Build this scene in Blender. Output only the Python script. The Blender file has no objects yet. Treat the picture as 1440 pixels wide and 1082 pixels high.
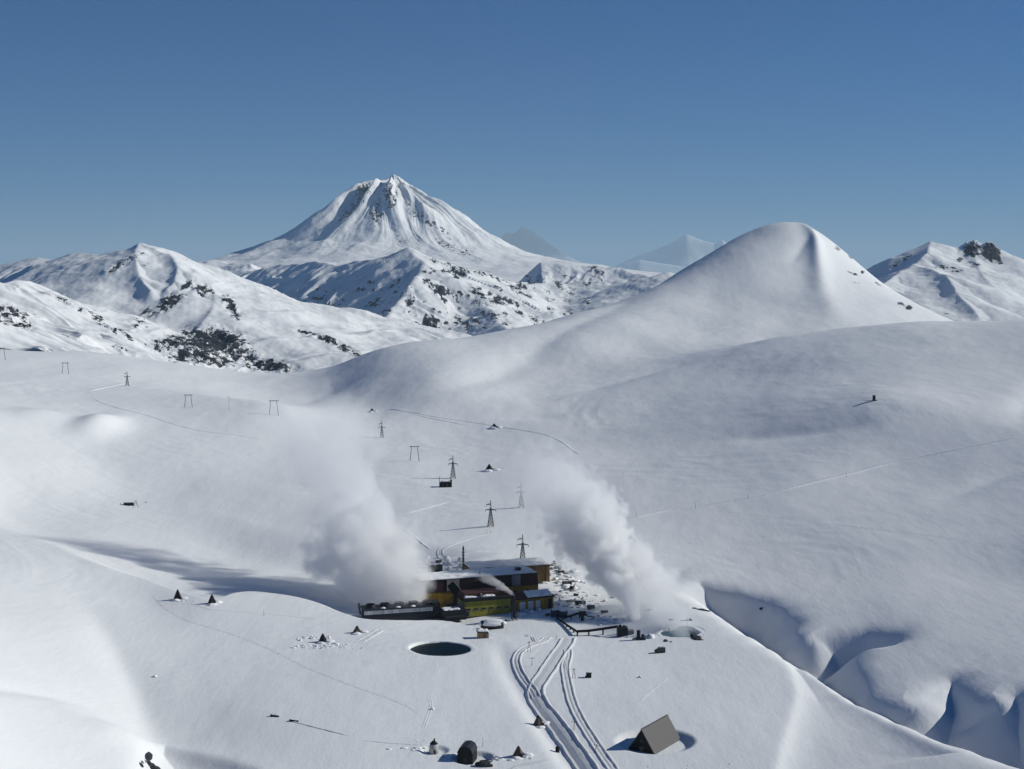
import bpy, bmesh, math, random
import numpy as np
from mathutils import Vector, Matrix

sc = bpy.context.scene
COL = sc.collection
R = math.radians

# ------------------------------------------------------------------ camera
FPX = 2000.0                       # focal length in photo pixels (photo is 1440 wide)
PITCH = math.atan((541 - 405) / FPX)
cam_d = bpy.data.cameras.new("camera")
cam_d.sensor_width = 36.0
cam_d.lens = 36.0 * FPX / 1440.0
cam_d.clip_start = 1.0
cam_d.clip_end = 400000.0
cam = bpy.data.objects.new("camera", cam_d)
COL.objects.link(cam)
cam.location = (0, 0, 0)
cam.rotation_euler = (math.pi / 2 - PITCH, 0, 0)
sc.camera = cam

# ------------------------------------------------------------------ sky and sun
SUN_EL, SUN_AZ = R(28.0), R(79.0)            # azimuth clockwise from +Y (the view direction)
SUN_DIR = Vector((math.cos(SUN_EL) * math.sin(SUN_AZ), math.cos(SUN_EL) * math.cos(SUN_AZ), math.sin(SUN_EL)))
world = bpy.data.worlds.new("World")
sc.world = world
world.use_nodes = True
wn = world.node_tree
bg = wn.nodes["Background"]
sky = wn.nodes.new("ShaderNodeTexSky")
sky.sky_type = 'NISHITA'
sky.sun_disc = False
sky.sun_elevation = SUN_EL
sky.sun_rotation = SUN_AZ
sky.altitude = 2500.0
sky.air_density = 1.0
sky.dust_density = 0.6
sky.ozone_density = 1.6
tint = wn.nodes.new("ShaderNodeMix"); tint.data_type = 'RGBA'; tint.blend_type = 'MULTIPLY'
tint.inputs[0].default_value = 1.0
tint.inputs[7].default_value = (.08, 1.0, 2.05, 1)
wn.links.new(sky.outputs[0], tint.inputs[6])
wn.links.new(tint.outputs[2], bg.inputs[0])
bg.inputs[1].default_value = 0.027
sun_d = bpy.data.lights.new("sun", 'SUN')
sun_d.energy = 4.3
sun_d.angle = R(0.5)
sun_d.color = (1.0, 0.985, 0.91)
sun = bpy.data.objects.new("sun", sun_d)
COL.objects.link(sun)
sun.rotation_euler = SUN_DIR.to_track_quat('Z', 'Y').to_euler()
sc.view_settings.view_transform = 'Standard'
sc.view_settings.look = 'None'
sc.view_settings.exposure = 0.0
sc.view_settings.gamma = 1.0
sc.view_settings.use_curve_mapping = False
sc.render.engine = 'CYCLES'
sc.cycles.max_bounces = 8
sc.cycles.diffuse_bounces = 1
sc.cycles.volume_bounces = 7

# ------------------------------------------------------------------ projection helpers
CP, SP = math.cos(PITCH), math.sin(PITCH)

def ray(px, py):
    cx, cy = (px - 720) / FPX, (541 - py) / FPX
    return cx, CP + cy * SP, -SP + cy * CP          # x, y, z

def P(px, py, Y):                                    # the point at forward distance Y seen at that place
    x, y, z = ray(px, py)
    return np.array((x / y * Y, Y, z / y * Y))

def PZ(px, py, z):                                   # the point at height z seen at that place
    x, y, zz = ray(px, py)
    return np.array((x, y, zz)) * (z / zz)

def proj(X, Y, Z):                                   # world -> photo pixel (arrays)
    yc = Y * CP - Z * SP
    zc = Y * SP + Z * CP
    return 720 + FPX * X / yc, 541 - FPX * zc / yc

def sstep(a, b, x):
    t = np.clip((x - a) / (b - a), 0, 1)
    return t * t * (3 - 2 * t)

# ------------------------------------------------------------------ noise
_rng = np.random.RandomState(7)
_PERM = _rng.permutation(4096).astype(np.int32)
_ANG = _rng.rand(4096) * 2 * math.pi
_GX, _GY = np.cos(_ANG).astype(np.float32), np.sin(_ANG).astype(np.float32)

def _perlin(x, y, seed):
    x0, y0 = np.floor(x), np.floor(y)
    fx, fy = (x - x0).astype(np.float32), (y - y0).astype(np.float32)
    ix, iy = x0.astype(np.int32) + seed * 131, y0.astype(np.int32) + seed * 57
    u, v = fx * fx * fx * (fx * (fx * 6 - 15) + 10), fy * fy * fy * (fy * (fy * 6 - 15) + 10)
    p0, p1 = _PERM[ix & 4095], _PERM[(ix + 1) & 4095]
    def g(p, iy, dx, dy):
        h = _PERM[(p + iy) & 4095]
        return _GX[h] * (fx - dx) + _GY[h] * (fy - dy)
    a, b, c, d = g(p0, iy, 0, 0), g(p1, iy, 1, 0), g(p0, iy + 1, 0, 1), g(p1, iy + 1, 1, 1)
    return ((a + (b - a) * u) * (1 - v) + (c + (d - c) * u) * v) * 1.45

from concurrent.futures import ThreadPoolExecutor
_POOL = ThreadPoolExecutor(4)
def perlin(x, y, seed=0):
    x, y = np.broadcast_arrays(np.asarray(x, float), np.asarray(y, float))
    if x.size < 20000: return _perlin(x, y, seed)
    xs, ys = np.array_split(x.reshape(-1), 16), np.array_split(y.reshape(-1), 16)
    return np.concatenate(list(_POOL.map(_perlin, xs, ys, [seed] * 16))).reshape(x.shape)

def fbm(x, y, oct=4, seed=0, gain=.5):
    s, a = 0, 1.0
    for k in range(oct):
        s = s + a * perlin(x * 2 ** k + 17.3 * k, y * 2 ** k - 9.1 * k, seed + k)
        a *= gain
    return s

def ridged(x, y, oct=3, seed=0, gain=.5):
    s, a = 0, 1.0
    for k in range(oct):
        s = s + a * (1 - 2 * np.abs(perlin(x * 2 ** k + 7.7 * k, y * 2 ** k + 3.1 * k, seed + k)))
        a *= gain
    return s

# ------------------------------------------------------------------ materials
def nodes_of(name):
    m = bpy.data.materials.new(name)
    m.use_nodes = True
    nt = m.node_tree
    return m, nt, nt.nodes["Principled BSDF"]

def N(nt, kind, **kw):
    n = nt.nodes.new(kind)
    for k, v in kw.items():
        if k.startswith('i_'):
            n.inputs[k[2:].replace('_', ' ')].default_value = v
        else:
            setattr(n, k, v)
    return n

def bump_chain(nt, bsdf, layers, prev=None):
    """layers: (scale vector, detail, distance) noise bumps in world metres"""
    tc = N(nt, "ShaderNodeNewGeometry")
    for sx, sy, sz, detail, dist in layers:
        mp = N(nt, "ShaderNodeMapping")
        mp.inputs['Scale'].default_value = (sx, sy, sz)
        nt.links.new(tc.outputs['Position'], mp.inputs['Vector'])
        nz = N(nt, "ShaderNodeTexNoise", i_Scale=1.0, i_Detail=detail, i_Roughness=.6)
        nt.links.new(mp.outputs[0], nz.inputs['Vector'])
        bp = N(nt, "ShaderNodeBump", i_Strength=1.0, i_Distance=dist)
        nt.links.new(nz.outputs[0], bp.inputs['Height'])
        if prev: nt.links.new(prev.outputs[0], bp.inputs['Normal'])
        prev = bp
    nt.links.new(prev.outputs[0], bsdf.inputs['Normal'])

SNOW = (0.80, 0.812, 0.815, 1)
def snow_mat(name, layers):
    m, nt, b = nodes_of(name)
    b.inputs['Base Color'].default_value = SNOW
    b.inputs['Roughness'].default_value = .65
    b.inputs['Specular IOR Level'].default_value = .15
    bump_chain(nt, b, layers)
    return m

M = {}
M['snow'] = snow_mat('snow', [(.03, .012, .02, 4, .9), (.22, .09, .2, 4, .28)])

def mountain_mat(name, scl, bumpd, ground=False):
    """snow, with dark rock where the rock attribute is high; scl = grain of the outcrops per metre"""
    m, nt, b = nodes_of(name)
    b.inputs['Roughness'].default_value = .7
    b.inputs['Specular IOR Level'].default_value = .15
    at = N(nt, "ShaderNodeAttribute", attribute_name='rock')
    g = N(nt, "ShaderNodeNewGeometry")
    mp = N(nt, "ShaderNodeMapping")
    mp.inputs['Rotation'].default_value = (0, R(18), R(10)); mp.inputs['Scale'].default_value = (2.4, 1.4, .9)
    nt.links.new(g.outputs['Position'], mp.inputs['Vector'])
    n1 = N(nt, "ShaderNodeTexNoise", i_Scale=scl, i_Detail=8.0, i_Roughness=.72)
    n2 = N(nt, "ShaderNodeTexNoise", i_Scale=scl * 2.2, i_Detail=5.0, i_Roughness=.6)
    nt.links.new(mp.outputs[0], n1.inputs['Vector'])
    nt.links.new(g.outputs['Position'], n2.inputs['Vector'])
    a = N(nt, "ShaderNodeMath", operation='MULTIPLY_ADD'); a.inputs[1].default_value = 2.3; a.inputs[2].default_value = -1.15
    nt.links.new(n1.outputs[0], a.inputs[0])
    s = N(nt, "ShaderNodeMath", operation='ADD')
    nt.links.new(a.outputs[0], s.inputs[0]); nt.links.new(at.outputs['Fac'], s.inputs[1])
    mr = N(nt, "ShaderNodeMapRange"); mr.inputs[1].default_value = .47; mr.inputs[2].default_value = .54
    nt.links.new(s.outputs[0], mr.inputs[0])
    cr = N(nt, "ShaderNodeValToRGB")
    cr.color_ramp.elements[0].position = .35; cr.color_ramp.elements[0].color = (.010, .013, .020, 1)
    cr.color_ramp.elements[1].position = .7; cr.color_ramp.elements[1].color = (.045, .046, .052, 1)
    nt.links.new(n2.outputs[0], cr.inputs[0])
    mx = N(nt, "ShaderNodeMix", data_type='RGBA')
    mx.inputs[6].default_value = SNOW
    nt.links.new(mr.outputs[0], mx.inputs[0]); nt.links.new(cr.outputs[0], mx.inputs[7])
    nt.links.new(mx.outputs[2], b.inputs['Base Color'])
    w = N(nt, "ShaderNodeMath", operation='MULTIPLY_ADD'); w.inputs[1].default_value = .85; w.inputs[2].default_value = .15
    nt.links.new(mr.outputs[0], w.inputs[0])
    bp = N(nt, "ShaderNodeBump", i_Distance=bumpd)
    nt.links.new(w.outputs[0], bp.inputs['Strength'])
    nt.links.new(n2.outputs[0], bp.inputs['Height'])
    nt.links.new(bp.outputs[0], b.inputs['Normal'])
    if ground:
        w.inputs[1].default_value = 1.0; w.inputs[2].default_value = 0.0
        bump_chain(nt, b, [(.022, .008, .02, 5, 1.0), (.13, .03, .1, 5, .24), (.7, .3, .5, 3, .08)], bp)
    return m

# ------------------------------------------------------------------ mesh helpers
def mesh_from_grid(name, V, mat, kind='structure', attrs=None):
    nr, nc = V.shape[:2]
    me = bpy.data.meshes.new(name)
    me.vertices.add(nr * nc)
    me.vertices.foreach_set('co', V.reshape(-1).astype(np.float32))
    i = np.arange(nr * nc, dtype=np.int32).reshape(nr, nc)
    q = np.stack((i[:-1, :-1], i[:-1, 1:], i[1:, 1:], i[1:, :-1]), -1).reshape(-1, 4)
    nf = len(q)
    me.loops.add(nf * 4)
    me.loops.foreach_set('vertex_index', q.reshape(-1))
    me.polygons.add(nf)
    me.polygons.foreach_set('loop_start', np.arange(0, nf * 4, 4, dtype=np.int32))
    me.polygons.foreach_set('use_smooth', np.ones(nf, dtype=bool))
    me.update(calc_edges=True)
    for k, a in (attrs or {}).items():
        at = me.attributes.new(k, 'FLOAT', 'POINT')
        at.data.foreach_set('value', a.reshape(-1).astype(np.float32))
    o = bpy.data.objects.new(name, me)
    COL.objects.link(o)
    me.materials.append(mat)
    o['kind'] = kind
    return o

def polar(u0, u1, nu, y0, y1, ny, warp=None):
    u = np.linspace(u0, u1, nu)
    b = np.linspace(math.log(y0), math.log(y1), ny)
    U, B = np.meshgrid(u, b)
    Y = np.exp(B)
    return U * Y, Y

# ------------------------------------------------------------------ the snowfield: control points (photo x, photo y, height z) or with distance d
CTRL_Z = [
 # bench in front
 (300,1082,-246),(500,1082,-246),(700,1082,-246),(900,1082,-245),(1000,1082,-244),(1080,1060,-243),
 (350,1000,-247),(500,1000,-247),(700,980,-247),(900,980,-246),(1040,1000,-244),
 (420,920,-247),(560,905,-247),(700,900,-248),(850,920,-249),(1000,920,-247),(1070,950,-245),
 (480,866,-246),(560,874,-248),(640,868,-252),(340,832,-243),(280,840,-240),(410,838,-244),
 # plant floor and the dip behind the bench
 (690,840,-249),(780,845,-249),(860,850,-248),(700,800,-250),(620,800,-250),(800,800,-249),(900,850,-247),(950,830,-245),
 (330,812,-246),(420,815,-248),(500,830,-248),(230,795,-245),
 # far left foreground
 (-150,800,-190),(-150,900,-175),(-150,1000,-165),
 (0,800,-219),(0,900,-212),(0,1000,-203),(100,800,-233),(100,900,-229),(100,1000,-221),(210,850,-242),(200,950,-243),(235,1040,-249),(130,1082,-222),
 (0,760,-224),(0,720,-226),(-150,720,-205),
 # left mid
 (120,752,-240),(220,768,-247),(320,785,-251),(450,795,-252),
 (0,650,-196),(150,665,-222),(300,675,-230),(450,685,-236),(560,690,-238),(-150,650,-170),
 (0,585,-163),(150,592,-183),(300,600,-196),(450,610,-213),(-150,580,-140),
 # centre
 (583,649,-227),(637,672,-234),(690,740,-241),(537,615,-222),(700,620,-224),(830,650,-222),(870,730,-238),(735,790,-250),(960,790,-243),
 (620,740,-243),(520,740,-245),(800,700,-236),
 # right plain
 (985,715,-229),(1100,700,-217),
 (1050,760,-235),(1200,740,-219),
 (1000,805,-242),(1100,835,-239),(1250,850,-230),(1440,850,-218),(1600,840,-208),
 (1300,900,-231),(1440,930,-224),(1440,1082,-222),(1600,1000,-210),(1200,880,-238),(1250,960,-240),
 (900,640,-215),
]
CTRL_D = [
 # left, up to its crest and beyond
 (-150,480,3000),(0,491,3150),(150,497,3150),(250,513,3150),(330,523,3150),(440,522,3150),
 (-150,525,2300),(0,530,2400),(150,542,2450),(300,558,2400),(400,577,2150),(450,553,2750),
 (-150,510,3900),(0,520,3900),(150,530,3900),(330,540,3900),(440,535,3900),
 # spur and the near right slope
 (540,491,3000),(520,577,2400),(650,560,2400),(600,530,2560),(760,512,2850),(900,492,3000),(500,520,2850),
 (750,560,2450),(880,540,2500),
 (1440,451,2550),(1300,455,2620),(1180,463,2700),(1080,476,2750),(1000,490,2800),(1600,440,2500),
 (1440,615,1600),(1600,600,1560),(1440,540,1930),(1600,520,1930),(1100,560,2050),(1229,563,1870),(1350,560,1870),(1440,740,1200),(1600,720,1160),(1250,650,1580),(1100,640,1690),(1000,610,1900),
 (1180,510,2300),(1320,500,2230),(1440,495,2180),(1050,535,2330),
 # dip behind it, then the big hill
 (1440,470,3000),(1300,472,3050),(1180,468,3150),(1080,480,3100),(1600,460,3000),(1440,500,3600),(1600,490,3600),
 (700,466,3300),(830,437,3600),(900,411,3900),(960,381,4100),(1010,352,4200),(1060,329,4250),(1122,313,4300),(1150,329,4250),
 (1180,355,4200),(1210,381,4150),(1260,413,4050),(1320,444,3900),(1380,472,3750),
 (1150,392,3900),(1166,436,3500),(1120,450,3400),(1050,456,3300),(950,452,3350),(900,470,3150),(820,473,3100),(1000,422,3700),(1080,402,3800),
 (1230,430,3650),(1290,455,3500),
 # behind the skyline
 (560,520,3700),(700,500,4000),(830,470,4300),(900,440,4700),(960,420,4900),(1060,370,4900),(1122,355,4900),(1210,410,4800),(1320,480,4700),
 (1000,480,5800),(1200,480,5800),(700,510,5500),(300,540,5500),(0,540,5500),(1440,520,5500),
]
pts = [PZ(*c) for c in CTRL_Z] + [P(*c) for c in CTRL_D]
pts += [np.array((x, 420.0, z)) for x, z in ((-200, -170), (-110, -222), (0, -247), (110, -245), (200, -235))]
pts = np.array(pts)
AU = 1.6
def _ab(X, Y): return AU * X / Y, np.log(Y)
def _tps_kernel(r2): return .5 * r2 * np.log(r2 + 1e-12)
_ca, _cb = _ab(pts[:, 0], pts[:, 1])
n_ = len(pts)
K = _tps_kernel((_ca[:, None] - _ca) ** 2 + (_cb[:, None] - _cb) ** 2) + np.eye(n_) * 3e-4
Q = np.stack((np.ones(n_), _ca, _cb), 1)
A = np.block([[K, Q], [Q.T, np.zeros((3, 3))]])
W = np.linalg.solve(A, np.concatenate((pts[:, 2], np.zeros(3))))
GU = np.linspace(-.62, .62, 300); GB = np.linspace(math.log(380), math.log(6300), 320)
_ga, _gb = np.meshgrid(GU * AU, GB)
G = W[-3] + W[-2] * _ga + W[-1] * _gb
for k in range(n_):
    G += W[k] * _tps_kernel((_ga - _ca[k]) ** 2 + (_gb - _cb[k]) ** 2)

def cubic(G, fi, fj):                                # Catmull-Rom in a table
    i = np.clip(np.floor(fi).astype(int), 1, G.shape[0] - 3); j = np.clip(np.floor(fj).astype(int), 1, G.shape[1] - 3)
    s, t = fi - i, fj - j
    def w(t): return (-.5*t+t*t-.5*t**3, 1-2.5*t*t+1.5*t**3, .5*t+2*t*t-1.5*t**3, -.5*t*t+.5*t**3)
    ws, wt = w(s), w(t)
    out = 0
    for a in range(4):
        row = 0
        for b in range(4):
            row = row + wt[b] * G[i + a - 1, j + b - 1]
        out = out + ws[a] * row
    return out

def H_base(X, Y):
    return cubic(G, (np.log(Y) - GB[0]) / (GB[1] - GB[0]), (X / Y - GU[0]) / (GU[1] - GU[0]))

def march(px, py, Hf, y0=430, y1=6000):
    x, y, z = ray(px, py)
    Ys = np.exp(np.linspace(math.log(y0), math.log(y1), 6000))
    d = z / y * Ys - Hf(x / y * Ys, Ys)
    k = np.argmax(d < 0)
    if d[k] >= 0: k = np.argmin(np.abs(d))
    a, b = d[max(k-1, 0)], d[k]
    t = 0 if a == b else np.clip(a / (a - b), 0, 1)
    Yh = Ys[max(k-1, 0)] + (Ys[k] - Ys[max(k-1, 0)]) * t
    return np.array((x / y * Yh, Yh, z / y * Yh))

# ---- the gorge: a plan polygon whose rims are given where they show
RIM_L = [(962,832,-246),(985,850,-247),(1020,873,-247),(1060,898,-247),(1100,925,-248),(1130,948,-250),(1180,992,-252),(1240,1030,-253),(1300,1078,-255),(1340,1110,-256)]
RIM_R = [(1560,1000,-222),(1475,985,-223),(1445,968,-223),(1425,965,-224),(1405,980,-228),(1387,982,-230),(1375,975,-228),(1360,955,-226),(1342,934,-226),(1328,942,-228),(1312,968,-234),(1290,995,-241),(1262,1008,-247),(1238,1008,-251),
         (1226,985,-249),(1211,950,-245),(1203,922,-240),(1212,906,-238),(1238,902,-236),(1266,898,-234),(1258,889,-234),(1225,883,-235),(1195,884,-237),(1160,884,-238),(1137,895,-243),(1122,890,-243),(1122,872,-241),(1112,858,-240),(1095,848,-240),(1065,838,-240),(1020,825,-241),(985,818,-243)]
def chaikin(p, n=2):
    p = np.asarray(p)
    for _ in range(n):
        q = np.empty((2 * len(p), p.shape[1])); q[0] = p[0]; q[-1] = p[-1]
        q[1:-1:2] = .75 * p[:-1] + .25 * p[1:]; q[2:-1:2] = .25 * p[:-1] + .75 * p[1:]
        p = q
    return p
gl = chaikin([PZ(*c)[:2] for c in RIM_L], 1)
gr = chaikin([PZ(*c)[:2] for c in RIM_R], 2)
gp = np.concatenate((gl, [(260., 560.), (420., 560.)], gr)); NL = len(gl)
GSIGN = 1.0 if sum(gp[i][0]*gp[(i+1) % len(gp)][1] - gp[(i+1) % len(gp)][0]*gp[i][1] for i in range(len(gp))) > 0 else -1.0

GSLOPE = []
for _k in range(len(gp)):
    _d = gp[(_k + 1) % len(gp)] - gp[_k]
    _nx = -_d[1] / (np.hypot(*_d) + 1e-9)                              # how far the wall below this edge turns to the sun
    GSLOPE.append(1.25 if _k < NL else 1.25 - .45 * float(sstep(-.1, .5, np.array(_nx * GSIGN))))

def poly_dist(X, Y, pg, slopes=None):
    """unsigned distance to the outline, index of nearest edge, inside flag"""
    best = np.full(X.shape, 1e9); idx = np.zeros(X.shape, int); ins = np.zeros(X.shape, bool); wmin = np.full(X.shape, 1e9)
    n = len(pg)
    for k in range(n):
        a, b = pg[k], pg[(k + 1) % n]
        dx, dy = b - a
        t = np.clip(((X - a[0]) * dx + (Y - a[1]) * dy) / (dx * dx + dy * dy), 0, 1)
        d = np.hypot(X - a[0] - t * dx, Y - a[1] - t * dy)
        m = d < best
        best = np.where(m, d, best); idx = np.where(m, k, idx)
        if slopes is not None: wmin = np.minimum(wmin, d * slopes[k])
        c = (a[1] > Y) != (b[1] > Y)
        ins ^= c & (X < a[0] + (Y - a[1]) * dx / (dy if dy else 1e-9))
    return (best, idx, ins) if slopes is None else (best, wmin, ins)

def gorge(X, Y):
    out = np.zeros(X.shape)
    m = (Y > 430) & (Y < 1230) & (X > 90) & (X < 460)
    if not m.any(): return out
    x, y = X[m], Y[m]
    x = x + 2.0 * perlin(x / 22, y / 22, 5); y = y + 2.0 * perlin(x / 22, y / 22, 6)
    d, wd, ins = poly_dist(x, y, gp, GSLOPE)
    D = 46 * sstep(1185, 1095, y) + 26 * sstep(1000, 780, y)
    D = D * (1 - .82 * np.exp(-(((x - 236) / 24) ** 2 + ((y - 828) / 40) ** 2)))
    sd = np.where(ins, wd, -d)
    e = 6.0 * np.log1p(np.exp(np.clip(sd / 6.0, -40, 40)))             # rounded lip
    drop = D * (1 - np.exp(-e / np.maximum(D, 1)))
    out[m] = -np.where(D > .01, drop, 0)
    return out

RIM_P = [(-250,715),(-100,735),(40,760),(120,790),(205,812),(250,831),(300,846),(340,830),(400,835),(450,846),(485,862),(515,870),(570,872),(620,869),(655,876),(690,889),(740,893),(790,896),(830,894),(880,895),(925,892),(960,870),(990,845)]
def dip_init():
    p = np.array([march(x, y, H_base) for x, y in RIM_P])
    p = p[np.argsort(p[:, 0])]
    return chaikin(p, 2)
_rim = None
def plant_dip(X, Y):
    """the bench ends in a lip; behind it the plant's floor lies lower"""
    global _rim
    if _rim is None: _rim = dip_init()
    d = Y - np.interp(X, _rim[:, 0], _rim[:, 1])
    ends = sstep(-420, -250, X) * (1 - sstep(62, 132, X))
    back = np.interp(X, [-500, -330, -200, -80, 200], [1480, 1420, 1290, 1200, 1200])
    return -8.0 * sstep(-6, 17, d) * (1 - sstep(0, 130, Y - back)) * ends

BUMPS = []      # (X, Y, rx, ry, rot, h)
def bump(px, py, rx, ry, h, rot=0):
    p = march(px, py, H_base)
    BUMPS.append((p[0], p[1], rx, ry, R(rot), h))

LINES = []      # folds, banks and hollows that follow a line: (points, widths, heights, sharp)
def fold(px, w, h, sharp=True, at=None):
    p = [P(*q)[:2] if len(q) == 3 else march(q[0], q[1], H_base)[:2] for q in px]
    n = len(p)
    w = [w] * n if np.isscalar(w) else w
    h = [h] * n if np.isscalar(h) else h
    q = chaikin(np.column_stack((np.array(p), w, h)), 2)
    LINES.append((q[:, :2], q[:, 2], q[:, 3], sharp))

def line_height(X, Y, p, w, h, sharp):
    m = 5 * w.max()
    k = (X > p[:, 0].min() - m) & (X < p[:, 0].max() + m) & (Y > p[:, 1].min() - m) & (Y < p[:, 1].max() + m)
    out = np.zeros(X.shape)
    if not k.any(): return out
    x, y = X[k], Y[k]
    best = np.full(x.shape, 1e9); hh = np.zeros(x.shape); ww = np.ones(x.shape)
    for i in range(len(p) - 1):
        dx, dy = p[i + 1] - p[i]
        t = np.clip(((x - p[i, 0]) * dx + (y - p[i, 1]) * dy) / (dx * dx + dy * dy), 0, 1)
        d = np.hypot(x - p[i, 0] - t * dx, y - p[i, 1] - t * dy)
        c = d < best
        best = np.where(c, d, best)
        hh = np.where(c, h[i] + t * (h[i + 1] - h[i]), hh); ww = np.where(c, w[i] + t * (w[i + 1] - w[i]), ww)
    q = best / ww
    out[k] = hh * (np.exp(1 - np.sqrt(1 + q * q * 4)) if sharp else np.exp(-q * q))
    return out

PITS = []       # plan polygons cut out with a sharp lip: (points, depth, slope, soft)
HOLES = []      # round pits and pads cut into the snow: (X, Y, r_in, r_out, z)

def H(X, Y, holes=True):
    X = np.asarray(X, float); Y = np.asarray(Y, float)
    z = H_base(X, Y)
    for (bx, by, rx, ry, ro, h) in BUMPS:
        c, s = math.cos(ro), math.sin(ro)
        a = ((X - bx) * c + (Y - by) * s) / rx; b = (-(X - bx) * s + (Y - by) * c) / ry
        z = z + h * np.exp(-np.minimum(a * a + b * b, 30))
    for l in LINES:
        z = z + line_height(X, Y, *l)
    far = sstep(900, 2600, Y)
    z = z + fbm(X / 260, Y / 420, 2, 11) * (1.5 + 3.2 * far) + fbm(X / 60, Y / 110, 3, 31) * (.34 + .25 * far)
    wx, wy = X * .94 + Y * .34, Y * .94 - X * .34
    patch = sstep(-.35, .5, perlin(X / 190 + 3, Y / 260, 91))
    z = z + patch * (.15 + .45 * far) * ridged(wx / (34 + 60 * far), wy / (11 + 26 * far) + .3 * perlin(X / 60, Y / 60, 92), 2, 93)
    z = z + gorge(X, Y) + plant_dip(X, Y)
    for pg, D, sl, soft in PITS:
        k = (np.abs(X - pg[:, 0].mean()) < 120) & (np.abs(Y - pg[:, 1].mean()) < 160)
        if k.any():
            d, i, ins = poly_dist(X[k], Y[k], pg)
            e = soft * np.log1p(np.exp(np.clip(np.where(ins, d, -d) / soft, -40, 40)))
            z = np.array(z); z[k] -= D * (1 - np.exp(-e * sl / D))
    if holes:
        for (hx, hy, r0, r1, hz) in HOLES:
            d = np.hypot(X - hx, Y - hy)
            w = 1 - sstep(r0, r1, d)
            z = z * (1 - w) + hz * w
    return z

def ground(px, py):
    return march(px, py, H)

# the crest that runs down the front of the big hill, and folds in the snow
fold([(1128,315,4290),(1147,336,4180),(1151,362,4050),(1153,392,3900),(1162,420,3600),(1178,455,3350)], [24,30,36,46,64,80], [6,24,28,20,13,6])
fold([(1136,342,4150),(1126,354,4080),(1116,366,4000)], 24, [-4,-6,-3])
fold([(930,396),(862,431),(806,457),(742,498),(668,540),(600,557)], 60, [-2,-7,-8,-8,-7,-2])
fold([(1010,494),(930,515),(850,542),(760,560)], 55, [-3,-6,-6,-2])
fold([(1010,615),(1090,612),(1170,604),(1240,584)], 45, [-1,-5,-6,-2])
fold([(700,590),(750,589),(795,584)], 35, [-1,-4,-1])
fold([(470,545),(450,556),(425,566)], 40, [-3,-4,-1])
fold([(703,905),(712,935),(735,975),(765,1018),(792,1056),(818,1090)], 7, [-.6,-1.6,-2.2,-2.6,-2.8,-2.8], False)
fold([(-60,955),(0,965),(60,975),(120,992)], 12, [-2.5,-2.5,-2.0,-.6])
fold([(125,850),(165,915),(196,975),(212,1035)], 20, [-1,-3,-4,-3])
fold([(20,752),(80,772),(150,800)], 26, [2,3,1.5])
fold([(1470,540),(1447,565),(1440,595)], 32, [-5,-9,-3])
fold([(1330,700),(1390,672),(1450,655)], 30, [-1,-4,-4])
fold([(960,800),(948,812),(940,826)], 12, [-1,-3,-1])
bump(165, 1035, 16, 24, 4)
bump(60, 880, 40, 60, 2)
bump(60, 660, 70, 90, 7)
bump(140, 598, 26, 70, 15)
bump(60, 586, 40, 60, 9)
bump(560, 600, 60, 120, 4)
bump(1310, 585, 120, 140, 9)
bump(1400, 800, 60, 80, -5)
PITS.append((np.array([PZ(x, y, -248)[:2] for x, y in ((204,1062),(212,1052),(232,1046),(262,1053),(310,1066),(356,1084),(372,1120),(180,1150),(196,1085))]), 13.0, .8, 2.0))

PITS.append((np.array([PZ(x, y, -249)[:2] for x, y in ((1092,905),(1104,930),(1114,958),(1121,985),(1111,1028),(1098,1070),(1090,1110),(1340,1110),(1240,1030),(1180,990),(1130,944),(1104,915))]), 4.0, .55, 1.3))
POND = ground(619, 912)
HOLES.append((POND[0], POND[1], 21.6, 24.5, POND[2] - 5.0))
HOTPOOL = ground(956, 889)
HOLES.append((HOTPOOL[0], HOTPOOL[1], 14.5, 18.0, HOTPOOL[2] - 6.5))
HUT = ground(921, 1042)
HOLES.append((HUT[0], HUT[1], 15.5, 23.0, HUT[2] - 2.6))
CABIN = ground(657, 1066)
HOLES.append((CABIN[0] + 3, CABIN[1], 8.0, 12.0, CABIN[2] - 2.0))
TENT = ground(610, 1055)
HOLES.append((TENT[0], TENT[1], 5.0, 9.0, TENT[2] - 1.6))



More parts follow.
